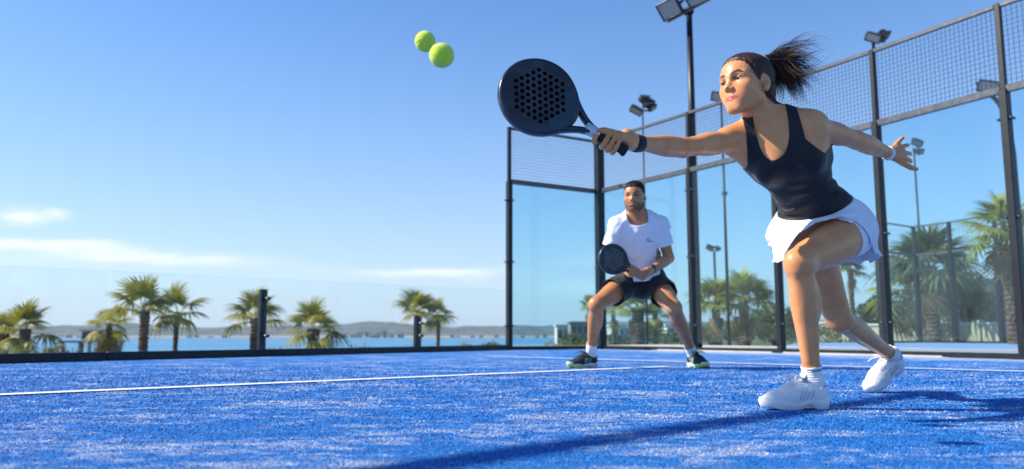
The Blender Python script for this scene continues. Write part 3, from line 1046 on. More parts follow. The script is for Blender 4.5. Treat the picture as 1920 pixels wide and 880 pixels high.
def garden_wall():
    a = P(1590, 628, 33); b = P(1935, 628, 27)
    z0 = -.6; h = P(1650, 611, 32).z - z0
    a.z = b.z = z0
    root = empty('garden_wall', (a + b) / 2, 'pale beige garden wall with pilasters behind the trees at right', 'wall')
    d = (b - a).normalized(); n = Vector((-d.y, d.x, 0)); Lh = (b - a).length
    m = MB(); m.box((a + b) / 2 + Vector((0, 0, h / 2)), (Lh, .22, h), (d, n, Vector((0, 0, 1)))); m.build('wall', M_PLASTER, root)
    m = MB(); m.box((a + b) / 2 + Vector((0, 0, h + .04)), (Lh + .1, .34, .08), (d, n, Vector((0, 0, 1)))); m.build('coping', M_PLASTER2, root)
    k = int(Lh / 1.7)
    for i in range(k + 1):
        p = a + d * (Lh * i / k)
        m = MB(); m.box(p + Vector((0, 0, h / 2 + .05)), (.30, .36, h + .22), (d, n, Vector((0, 0, 1))), .01); m.build('pilaster', M_PLASTER, root)

garden_wall()


def building(px0, px1, ytop, depth, label, wall, storeys=2, bays=4, group='buildings beyond the court', deep=8, roof=None, zb=None, win=True):
    a = P(px0, ytop, depth); b = P(px1, ytop, depth)
    x0, x1, zt = a.x, b.x, a.z
    z0 = zb if zb is not None else min(gz((x0 + x1) / 2, depth), zt - 2) - .3
    root = empty('building', ((x0 + x1) / 2, depth, z0), label, 'building', group)
    m = MB(); m.box(((x0 + x1) / 2, depth + deep / 2, (z0 + zt) / 2), (x1 - x0, deep, zt - z0)); m.build('wall', wall, root)
    m = MB(); m.box(((x0 + x1) / 2, depth + deep / 2, zt + .15), (x1 - x0 + .5, deep + .5, .3)); m.build('roof', roof or wall, root)
    if win:
        zvis = max(z0, zt - 3.2 * storeys)
        H = (zt - zvis) / storeys; Wb = (x1 - x0) / bays
        for s in range(storeys):
            for k in range(bays):
                m = MB(); c = Vector((x0 + Wb * (k + .5), depth - .02, zvis + H * (s + .52)))
                m.box(c, (Wb * .5, .12, H * .5)); w = m.build('window', M_DARKWIN, root)
                m = MB(); m.box(c + Vector((0, -.05, -H * .27)), (Wb * .58, .2, .10)); m.build('sill', M_PLASTER2, w)
    return root

building(1812, 1925, 534, 42, 'beige flat roofed house with grey roof slab behind the trees near the right edge', M_PLASTER, 2, 4, deep=6, roof=M_PLASTER3)
building(1070, 1116, 606, 150, 'grey apartment block just left of the corner post, above the hedge', M_PLASTER3, 3, 4)
building(1044, 1068, 612, 160, 'pale narrow block left of the grey apartment block', M_PLASTER2, 2, 2)
building(1150, 1172, 612, 120, 'white house behind the hedge between the legs of the man', M_PLASTER2, 2, 2)
building(1172, 1236, 618, 130, 'grey block behind the thick palm trunk between the legs of the man', M_PLASTER3, 2, 4)
building(1250, 1300, 612, 120, 'white low block behind the lamp pole', M_PLASTER2, 2, 3)
building(1590, 1640, 606, 90, 'beige low building seen right of the back leg of the woman', M_PLASTER, 1, 3)


def pier_house():
    d = 130
    z = lambda y: P(0, y, d).z
    x = lambda px: P(px, 628, d).x
    root = empty('pier_house', (x(165), d, -9), 'grey pavilion on a stilted jetty over the water, left of the three palm crowns', 'pavilion')
    m = MB(); m.box(((x(150) + x(186)) / 2, d + 4, (z(620) + z(638)) / 2), (x(186) - x(150), 7, z(620) - z(638))); m.build('cabin', M_PLASTER3, root)
    m = MB(); m.box(((x(147) + x(190)) / 2, d + 4, z(619)), (x(190) - x(147), 8, .35)); m.build('roof', M_PLASTER2, root)
    for k in range(3):
        m = MB(); m.box((x(156 + 12 * k), d + .45, z(629)), (.65, .2, .8)); m.build('window', M_DARKWIN, root)
    m = MB(); m.box(((x(108) + x(194)) / 2, d + 4, z(641)), (x(194) - x(108), 7, .35)); m.build('deck', M_PLASTER3, root)
    for px in (112, 145, 163, 188):
        for dy in (1, 7):
            m = MB(); m.tube([(x(px), d + dy, -12), (x(px), d + dy, z(640))], .28, 8); m.build('stilt', M_PLASTER3, root)

pier_house()


# the town on the far shore: every block a thing of its own
def town_label(px):
    for lo, hi, w in ((0, 160, 'beside the jetty pavilion at far left'), (160, 300, 'behind the three palm crowns'), (300, 440, 'in the gap right of the three crowns'),
                      (440, 600, 'behind the bushy low palm'), (600, 760, 'in the densest cluster of roofs'),
                      (760, 945, 'just left of the glass court'), (945, 2000, 'seen through the back glass')):
        if lo <= px < hi: return 'tiny town block across the bay, ' + w


def town():
    rr = random.Random(5)
    spots = [(px + rr.uniform(-4, 4)) for px in
             [112, 128, 146, 200, 224, 352, 372, 395, 418, 555, 640, 652, 664, 676, 688, 700, 712, 724, 736, 748, 846, 862, 884, 905, 930, 962, 984, 1004, 1024, 1046]]
    for i, px in enumerate(spots):
        Y = 2520 + rr.uniform(0, 60)
        big = 636 < px < 752
        x = P(px, 628, Y).x
        w = rr.uniform(9, 16) * (1.3 if big else 1); h = rr.uniform(5, 10) * (1.25 if big else 1)
        z0 = -9.4 + (Y - 2600 + 40) * .04 + rr.uniform(0, 10 if big else 4)
        root = empty('town_house', (x, Y, z0), town_label(px), 'building', 'town blocks across the bay')
        wl = rr.choice([M_PLASTER2, M_PLASTER2, M_PLASTER, M_PLASTER3])
        m = MB(); m.box((x, Y, z0 + h / 2 - 4), (w, 10, h + 8)); m.build('wall', wl, root)
        m = MB()
        if i % 3:
            m.box((x, Y, z0 + h + .3), (w + .8, 10.8, .6))
        else:
            m.add([(x - w / 2 - .4, Y - 5.4, z0 + h), (x + w / 2 + .4, Y - 5.4, z0 + h), (x + w / 2 + .4, Y + 5.4, z0 + h), (x - w / 2 - .4, Y + 5.4, z0 + h), (x - w / 2 - .4, Y, z0 + h + 2.6), (x + w / 2 + .4, Y, z0 + h + 2.6)],
                  [(0, 1, 5, 4), (2, 3, 4, 5), (0, 4, 3), (1, 2, 5), (3, 2, 1, 0)])
        m.build('roof', M_ROOF if i % 3 == 0 else wl, root)

town()
# ================================================================== implicit-surface sculpting (bodies are one continuous mesh)
def V3(p): return np.array(p, dtype=np.float64)


def nrm(v):
    v = V3(v); return v / np.linalg.norm(v)


def smin(a, b, k):
    if k <= 0: return np.minimum(a, b)
    h = np.maximum(k - np.abs(a - b), 0) / k
    return np.minimum(a, b) - h * h * k * .25


def smax(a, b, k): return -smin(-a, -b, k)


class Prim:
    pass


class Sculpt:
    def __init__(s): s.p = []
    def cone(s, a, b, ra, rb, k=.01, op=1):
        p = Prim(); p.t = 'c'; p.a = V3(a); p.b = V3(b); p.ra = ra; p.rb = rb; p.k = k; p.op = op
        p.c = (p.a + p.b) / 2; p.R = np.linalg.norm(p.b - p.a) / 2 + max(ra, rb)
        s.p.append(p)
    def ell(s, c, r, ax=None, k=.01, op=1):
        p = Prim(); p.t = 'e'; p.c = V3(c); p.r = V3(r); p.k = k; p.op = op
        p.ax = np.array(ax, dtype=float) if ax is not None else np.eye(3)     # rows are the axes
        p.R = max(r); s.p.append(p)
    def econe(s, a, b, ra, rb, side, k=.02, op=1):
        """elliptic tapered capsule; ra=(half width along side, half depth)"""
        p = Prim(); p.t = 'x'; p.a = V3(a); p.b = V3(b); p.ra = ra; p.rb = rb; p.k = k; p.op = op
        ax = p.b - p.a; p.L = np.linalg.norm(ax); p.w = ax / p.L
        sd = V3(side); sd = sd - p.w * sd.dot(p.w); p.u = sd / np.linalg.norm(sd); p.v = np.cross(p.w, p.u)
        p.c = (p.a + p.b) / 2; p.R = p.L / 2 + max(max(ra), max(rb)); s.p.append(p)
    def chain(s, pts, rad, k=.008, k0=None):
        if k > .004:      # limbs: smooth interpolated stations, no swelling at the joins
            q = catmull([np.append(V3(p), r) for p, r in zip(pts, rad)], 6)
            s.cone(q[0][:3], q[1][:3], q[0][3], q[1][3], k if k0 is None else k0)
            for i in range(1, len(q) - 1): s.cone(q[i][:3], q[i + 1][:3], q[i][3], q[i + 1][3], 0)
            return
        for i in range(len(pts) - 1):
            s.cone(pts[i], pts[i + 1], rad[i], rad[i + 1], k0 if (i == 0 and k0 is not None) else k)
    def one(s, p, X):
        if p.t == 'c':
            ba = p.b - p.a; pa = X - p.a
            t = np.clip(pa @ ba / max(ba @ ba, 1e-12), 0, 1)
            return np.linalg.norm(pa - t[:, None] * ba, axis=1) - (p.ra + (p.rb - p.ra) * t)
        if p.t == 'e':
            q = (X - p.c) @ p.ax.T
            k0 = np.linalg.norm(q / p.r, axis=1); k1 = np.linalg.norm(q / (p.r * p.r), axis=1)
            return np.where(k1 > 1e-9, k0 * (k0 - 1) / np.maximum(k1, 1e-9), -min(p.r))
        pa = X - p.a
        h = pa @ p.w; t = np.clip(h / p.L, 0, 1); e = h - t * p.L
        ru = p.ra[0] + (p.rb[0] - p.ra[0]) * t; rv = p.ra[1] + (p.rb[1] - p.ra[1]) * t
        rw = np.minimum(ru, rv)
        x = pa @ p.u; y = pa @ p.v
        k0 = np.sqrt((x / ru) ** 2 + (y / rv) ** 2 + (e / rw) ** 2)
        k1 = np.sqrt((x / ru ** 2) ** 2 + (y / rv ** 2) ** 2 + (e / rw ** 2) ** 2)
        return np.where(k1 > 1e-9, k0 * (k0 - 1) / np.maximum(k1, 1e-9), -rw)
    def ev(s, X, prims=None):
        d = np.full(len(X), 1e3)
        for p in (s.p if prims is None else prims):
            e = s.one(p, X)
            if p.op == 1: d = smin(d, e, p.k)
            else: d = smax(d, -e, p.k)
        return d
    def near(s, c, rad):
        out = []
        for p in s.p:
            if np.linalg.norm(p.c - c) - p.R < rad + p.k + .05: out.append(p)
        return out
    def grad(s, X, e=1e-3):
        g = np.stack([s.ev(X + np.eye(3)[i] * e) - s.ev(X - np.eye(3)[i] * e) for i in range(3)], 1)
        return g / np.maximum(np.linalg.norm(g, axis=1), 1e-9)[:, None]

    def surface(s, h, lo=None, hi=None, iso=0.0, B=8, extra=None):
        """sparse naive surface nets; returns V, F(quads)"""
        if lo is None:
            lo = np.min([p.c - p.R for p in s.p if p.op == 1], axis=0) - .02 - iso
            hi = np.max([p.c + p.R for p in s.p if p.op == 1], axis=0) + .02 + iso
        lo = V3(lo); hi = V3(hi)
        bs = B * h
        nb = np.ceil((hi - lo) / bs).astype(int) + 1
        g = np.stack(np.meshgrid(*[np.arange(n) for n in nb], indexing='ij'), -1).reshape(-1, 3)
        cen = lo + (g + .5) * bs
        half = bs * .8661
        # cull with bounding spheres first
        act = np.zeros(len(g), bool)
        for p in s.p:
            if p.op == 1: act |= (np.linalg.norm(cen - p.c, axis=1) < p.R + half + iso + p.k)
        g = g[act]; cen = cen[act]
        d = s.ev(cen) - iso
        keep = np.abs(d) < half * 1.7 + .02
        g = g[keep]; cen = cen[keep]
        N = nb * B + 2
        loc = np.stack(np.meshgrid(*[np.arange(B + 1)] * 3, indexing='ij'), -1).reshape(-1, 3)
        keys = []; verts = []; quads = []
        cid = np.array([[0, 0, 0], [1, 0, 0], [0, 1, 0], [1, 1, 0], [0, 0, 1], [1, 0, 1], [0, 1, 1], [1, 1, 1]])
        edges = [(0, 1), (2, 3), (4, 5), (6, 7), (0, 2), (1, 3), (4, 6), (5, 7), (0, 4), (1, 5), (2, 6), (3, 7)]
        qk = []
        key = lambda ijk: (ijk[..., 0].astype(np.int64) * N[1] + ijk[..., 1]) * N[2] + ijk[..., 2]
        for gb, cb in zip(g, cen):
            pr = s.near(cb, half)
            if not pr: continue
            X = lo + (gb * B + loc) * h
            D = s.ev(X, pr) - iso
            if extra is not None: D = extra(X, D)
            D = D.reshape(B + 1, B + 1, B + 1)
            if D.min() > 0 or D.max() < 0: continue
            C = np.stack([D[a:a + B, b:b + B, c:c + B] for a, b, c in cid], -1)
            sg = C < 0; cnt = sg.sum(-1)
            m = (cnt > 0) & (cnt < 8)
            if not m.any(): continue
            ijk = np.argwhere(m); Cv = C[m]; sgv = sg[m]
            acc = np.zeros((len(ijk), 3)); num = np.zeros(len(ijk))
            for a, b in edges:
                cr = sgv[:, a] != sgv[:, b]
                da = Cv[:, a]; db = Cv[:, b]
                t = np.where(cr, da / np.where(cr, da - db, 1), 0)
                acc += np.where(cr[:, None], cid[a] + t[:, None] * (cid[b] - cid[a]), 0); num += cr
            verts.append(lo + (gb * B + ijk + acc / num[:, None]) * h)
            gi = gb * B + ijk
            keys.append(key(gi))
            # edges from the low corner of each cell
            for ax, cb_ in ((0, 1), (1, 2), (2, 4)):
                cr = sgv[:, 0] != sgv[:, cb_]
                if not cr.any(): continue
                e = gi[cr]; inside = sgv[cr, 0]
                u = np.eye(3, dtype=int)[(ax + 1) % 3]; v = np.eye(3, dtype=int)[(ax + 2) % 3]
                q = np.stack([key(e - u - v), key(e - v), key(e), key(e - u)], 1)
                q[~inside] = q[~inside][:, ::-1]
                qk.append(q)
        keys = np.concatenate(keys); Vv = np.concatenate(verts); Q = np.concatenate(qk)
        od = np.argsort(keys); keys = keys[od]; Vv = Vv[od]
        idx = np.clip(np.searchsorted(keys, Q), 0, len(keys) - 1)
        ok = (keys[idx] == Q).all(1)
        return Vv, idx[ok]


def relax(V, F, n=1, lam=.5):
    if hasattr(lam, '__len__'): lam = np.asarray(lam)[:, None]
    E = np.concatenate([F[:, [i, (i + 1) % F.shape[1]]] for i in range(F.shape[1])])
    for _ in range(n):
        acc = np.zeros_like(V); cnt = np.zeros(len(V))
        np.add.at(acc, E[:, 0], V[E[:, 1]]); np.add.at(cnt, E[:, 0], 1)
        np.add.at(acc, E[:, 1], V[E[:, 0]]); np.add.at(cnt, E[:, 1], 1)
        V = V + lam * (acc / np.maximum(cnt, 1)[:, None] - V)
    return V


def normals(V, F):
    if F.shape[1] == 4:
        n = np.cross(V[F[:, 2]] - V[F[:, 0]], V[F[:, 3]] - V[F[:, 1]])
    else:
        n = np.cross(V[F[:, 1]] - V[F[:, 0]], V[F[:, 2]] - V[F[:, 0]])
    out = np.zeros_like(V)
    for i in range(F.shape[1]): np.add.at(out, F[:, i], n)
    return out / np.maximum(np.linalg.norm(out, axis=1), 1e-12)[:, None]


def clip_mesh(V, F, g):
    """keeps the part of the surface where g < 0, cut cleanly along g = 0; returns triangles"""
    if F.shape[1] == 4: F = np.concatenate([F[:, [0, 1, 2]], F[:, [0, 2, 3]]])
    s = g < 0; cnt = s[F].sum(1)
    out = [F[cnt == 3]]
    newV = []; cache = {}; base = len(V)
    def cut(i, j):
        k = (i, j) if i < j else (j, i)
        if k not in cache:
            t = g[i] / (g[i] - g[j]); cache[k] = base + len(newV); newV.append(V[i] + t * (V[j] - V[i]))
        return cache[k]
    ex = []
    for f in F[(cnt == 1) | (cnt == 2)]:
        ins = [bool(s[q]) for q in f]
        if sum(ins) == 1:
            r = ins.index(True); a, b, c = f[r], f[(r + 1) % 3], f[(r + 2) % 3]
            ex.append((a, cut(a, b), cut(a, c)))
        else:
            r = ins.index(False); a, b, c = f[r], f[(r + 1) % 3], f[(r + 2) % 3]
            p = cut(a, b); q = cut(a, c)
            ex.append((p, b, c)); ex.append((p, c, q))
    if ex: out.append(np.array(ex))
    F2 = np.concatenate(out)
    V2 = np.concatenate([V, np.array(newV)]) if newV else V
    used = np.unique(F2); mp = np.full(len(V2), -1); mp[used] = np.arange(len(used))
    return V2[used], mp[F2]


def components(F, n):
    """label connected vertices"""
    lab = np.arange(n)
    while True:
        m = lab[F].min(1)
        new = lab.copy()
        for i in range(F.shape[1]): np.minimum.at(new, F[:, i], m)
        new = new[new]
        if (new == lab).all(): return lab
        lab = new


def keep_largest(V, F):
    lab = components(F, len(V))
    u, c = np.unique(lab, return_counts=True)
    k = lab == u[np.argmax(c)]
    mp = np.full(len(V), -1); mp[k] = np.arange(k.sum())
    F = F[k[F[:, 0]]]
    return V[k], mp[F]


def shell(name, V, F, thick, material, parent, attr=None):
    """cloth: the surface plus a solidify modifier's rim, applied by hand"""
    n = normals(V, F)
    Vi = V - n * thick
    E = np.concatenate([F[:, [0, 1]], F[:, [1, 2]], F[:, [2, 0]]])
    ks = E[:, 0].astype(np.int64) * len(V) + E[:, 1]; kr = E[:, 1].astype(np.int64) * len(V) + E[:, 0]
    bd = E[~np.isin(ks, kr)]
    N = len(V)
    rim = np.concatenate([np.stack([bd[:, 1], bd[:, 0], bd[:, 0] + N], 1), np.stack([bd[:, 1], bd[:, 0] + N, bd[:, 1] + N], 1)]) if len(bd) else np.zeros((0, 3), int)
    FF = np.concatenate([F, F[:, ::-1] + N, rim])
    VV = np.concatenate([V, Vi])
    me = np_mesh(name, VV, FF)
    for k_, a_ in (attr or {}).items(): set_mask(me, k_, np.concatenate([a_, a_]))
    return link_mesh(name, me, material, parent)


def vnoise(X, scale, seed=0.0, oct=1):
    out = np.zeros(len(X)); o = Vector((seed, seed * 1.7, -seed))
    for i, x in enumerate(X):
        out[i] = mnoise.fractal(Vector(x) * scale + o, .8, 2.0, oct) if oct > 1 else mnoise.noise(Vector(x) * scale + o)
    return out


def frame(fwd, up):
    """rows: left-of-person, forward, up   (x = person's left)"""
    f = nrm(fwd); u = V3(up); u = nrm(u - f * u.dot(f)); l = np.cross(u, f)
    return np.stack([l, f, u])


# ------------------------------------------------------------------ a head, in units of metres, local x = left, y = forward, z = up, origin at the ear line centre
def add_head(S, O, R, sc=1.0, male=False, zs=1.0):
    T = lambda x, y, z: V3(O) + sc * (x * R[0] + y * R[1] + z * zs * R[2])
    def ell(c, r, k, op=1, rot=None):
        ax = R if rot is None else rot @ R
        S.ell(T(*c), [r[0] * sc, r[1] * sc, r[2] * sc * zs], ax, k * sc, op)
    def cone(a, b, ra, rb, k, op=1): S.cone(T(*a), T(*b), ra * sc, rb * sc, k * sc, op)
    jw = 1.10 if male else .90
    ell((0, -.014, .052), (.0745, .094, .080), .02)           # cranium
    ell((0, .020, .045), (.066, .072, .062), .025)            # forehead
    ell((0, .028, -.012), (.0595, .062, .066), .03)           # face block
    cone((.050 * jw, .008, -.047), (.016, .070, -.085), .014 * jw, .013, .025)   # jaw lines
    cone((-.050 * jw, .008, -.047), (-.016, .070, -.085), .014 * jw, .013, .025)
    ell((0, .066 if male else .064, -.083 if male else -.079), (.021 * jw, .019, .017) if male else (.016, .017, .015), .022)      # chin
    ell((0, .052, -.050), (.036, .038, .036) if male else (.037, .035, .036), .025)
    if not male:
        ell((.036, .042, -.030), (.024, .026, .026), .03); ell((-.036, .042, -.030), (.024, .026, .026), .03)           # mouth barrel
    ell((.041, .055, -.008), (.019, .019, .015), .022)        # cheek bones
    ell((-.041, .055, -.008), (.019, .019, .015), .022)
    # brow ridge
    br = .008 if male else .0060
    cone((.046, .065, .033), (.012, .0825, .032), br, br, .016)
    cone((-.046, .065, .033), (-.012, .0825, .032), br, br, .016)
    # eye sockets
    ell((.031, .089, .017), (.0165, .011, .0105), .012, -1)
    ell((-.031, .089, .017), (.0165, .011, .0105), .012, -1)
    # nose
    cone((0, .084, .026), (0, .101 if male else .0985, -.010), .0068 if male else .0060, .0075 if male else .0066, .012)
    ell((0, .104, -.0125) if male else (0, .1015, -.0115), (.0088, .009, .0078) if male else (.0078, .0085, .0070), .007)
    ell((.0112, .093, -.0165), (.0062, .0085, .0060), .006); ell((-.0112, .093, -.0165), (.0062, .0085, .0060), .006)
    ell((.0062, .098, -.0225), (.0030, .0042, .003), .003, -1); ell((-.0062, .098, -.0225), (.0030, .0042, .003), .003, -1)
    # lips
    ly = 0 if male else -.0025
    for sx in (1, -1):
        cone((sx * .0265, .0735 + ly, -.0468), (sx * .007, .0895 + ly, -.0442), .0022, .0036, .006)
        cone((sx * .0225, .0765 + ly, -.0502), (0, .0880 + ly, -.0535), .0026, .0050, .006)
    cone((.007, .0895 + ly, -.0442), (-.007, .0895 + ly, -.0442), .0036, .0036, .004)
    for sx in (1, -1): cone((sx * .026, .0780 + ly, -.0474), (0, .0940 + ly, -.0488), .0009, .0010, .0022, -1)
    if male: ell((0, .0905, -.0655), (.018, .005, .0045), .010, -1)
    # eyelids: thin shells round the eyeballs
    for sx in (1, -1):
        ell((sx * .031, .0715, .0175), (.0148, .0128, .0125), .004)
        ell((sx * .0315, .0865, .0155), (.0150 if male else .0168, .0095, .0034 if male else .0044), .0015, -1)
        # ears
        c0 = (sx * .072, -.006, .004)
        a = math.radians(22) * sx
        rot = np.array([[math.cos(a), math.sin(a), 0], [-math.sin(a), math.cos(a), 0], [0, 0, 1]])
        ell((sx * .0745, -.008, .004), (.0055, .0150, .0265), .005, 1, rot)
        ell((sx * .0735, -.004, -.021), (.005, .009, .011), .006)
        ell((sx * .0815, -.005, .006), (.0062, .0100, .0190), .0015, -1, rot)          # bowl of the ear
        cone((sx * .0775, -.010, .016), (sx * .0770, -.011, -.006), .0022, .0026, .003)  # inner fold
        cone((sx * .0785, .004, .002), (sx * .0775, .003, -.006), .0030, .0028, .003)    # tragus
    return T


def head_paint(T_inv, X, male=False):
    """masks in head space: lips, brows, blush"""
    q = T_inv(X); ax = np.abs(q[:, 0])
    zl = -.0487
    lip_h = .0092 * np.sqrt(np.clip(1 - (ax / .0275) ** 2, 0, 1))
    lips = smoothstep(1.15, .75, np.abs(q[:, 2] - (zl - .0012)) / np.maximum(lip_h, 1e-4)) * (q[:, 1] > .070) * (ax < .0275)
    bz = (.0345 if male else .0365) + .0075 * np.clip((ax - .012) / .028, 0, 1) - .0105 * np.clip((ax - .036) / .016, 0, 1)
    bh = (.0056 if male else .0054) * smoothstep(.056, .040, ax)
    brow = smoothstep(1.25, .6, np.abs(q[:, 2] - bz) / np.maximum(bh, 1e-4)) * (q[:, 1] > .045) * (ax > .010) * (ax < .056)
    lid_ear_shade = np.exp(-(((ax - .031) / .020) ** 2 + ((q[:, 2] - .0175) / .011) ** 2)) * (q[:, 1] > .05)
    lash = np.exp(-(((ax - .0315) / .0165) ** 6 + ((q[:, 2] - .0210) / .0038) ** 2)) * (q[:, 1] > .055)
    lid_ear_shade = np.maximum(lid_ear_shade, .95 * np.exp(-(((q[:, 1] + .004) / .008) ** 2 + ((q[:, 2] - .006) / .015) ** 2)) * (ax > .069))  # shade inside the ear bowl, painted through the same mask
    blush = np.exp(-(((ax - .045) / .022) ** 2 + ((q[:, 2] + .012) / .02) ** 2)) * (q[:, 1] > .03)
    return lips, brow, lid_ear_shade, blush, lash


def finger(S, root, dirs, lens, rads, k0=.006):
    """dirs: unit direction of every phalanx"""
    pts = [V3(root)]
    for d, L in zip(dirs, lens): pts.append(pts[-1] + nrm(d) * L)
    S.chain(pts, rads, .0025, k0)
    return pts


def set_mask(me, name, val):
    a = me.attributes.new(name, 'FLOAT', 'POINT')
    a.data.foreach_set('value', np.asarray(val, dtype=np.float32))


def skin_mat(name, base, dark, lip, browc, sss=.06):
    def f(t, b):
        co = objco(t)
        at = lambda n: t.node('ShaderNodeAttribute', attribute_name=n).outputs['Fac']
        n1 = t.noise(co, 9, 4, .6); n2 = t.noise(co, 160, 2, .6)
        c = t.mix(t.maprange(n1, .3, .7), base, dark)
        n3 = t.noise(co, 42, 4, .65)
        c = t.mix(t.math('MULTIPLY', n2, .22), c, tuple(q * .58 for q in dark))
        c = t.mix(t.maprange(n3, .48, .72, 0, .30), c, (dark[0] * .95, dark[1] * .72, dark[2] * .68))
        c = t.mix(t.math('MULTIPLY', at('blush'), .28), c, (base[0] * 1.0, base[1] * .66, base[2] * .6))
        c = t.mix(t.math('MULTIPLY', at('lid_ear_shade'), .5), c, tuple(q * .5 for q in dark))
        c = t.mix(t.math('MULTIPLY', at('lips'), .85), c, lip)
        c = t.mix(t.math('MULTIPLY', at('brow'), .92), c, browc)
        c = t.mix(t.math('MULTIPLY', at('lash'), .92), c, (.012, .008, .006))
        c = t.mix(at('stubble'), c, browc)
        t.set(b.inputs['Base Color'], c)
        b.inputs['Subsurface Weight'].default_value = sss
        b.inputs['Subsurface Radius'].default_value = (1.0, .35, .18)
        b.inputs['Subsurface Scale'].default_value = .012
        t.set(b.inputs['Roughness'], t.maprange(n1, .3, .7, .26, .44))
        bump(t, b, t.math('ADD', n2, n3), .22, .002)
    return mat(name, rough=.45, spec=.38, build=f)


M_EYEW = mat('eye_white', (.62, .60, .58), .12)
M_IRIS = mat('iris', (.055, .028, .014), .08)
M_PUPIL = mat('pupil', (.004, .004, .004), .05)


def eye(T, R, O, sx, gaze, parent, sc=1.0):
    c = V3(T(sx * .031, .0700, .0168))
    g = nrm(gaze); f = frame(g, R[2])
    m = MB(); m.cur = 0
    m.sphere(c, .0128 * sc, 16, 12, [Vector(q) for q in f])
    m.cur = 1
    cc = c + g * .0098 * sc
    m.sphere(cc, (.0070 * sc, .0036 * sc, .0070 * sc), 14, 10, [Vector(q) for q in f])
    m.cur = 2
    m.sphere(c + g * .0122 * sc, (.0028 * sc, .0017 * sc, .0028 * sc), 10, 6, [Vector(q) for q in f])
    return m.build('eye', [M_EYEW, M_IRIS, M_PUPIL], parent)
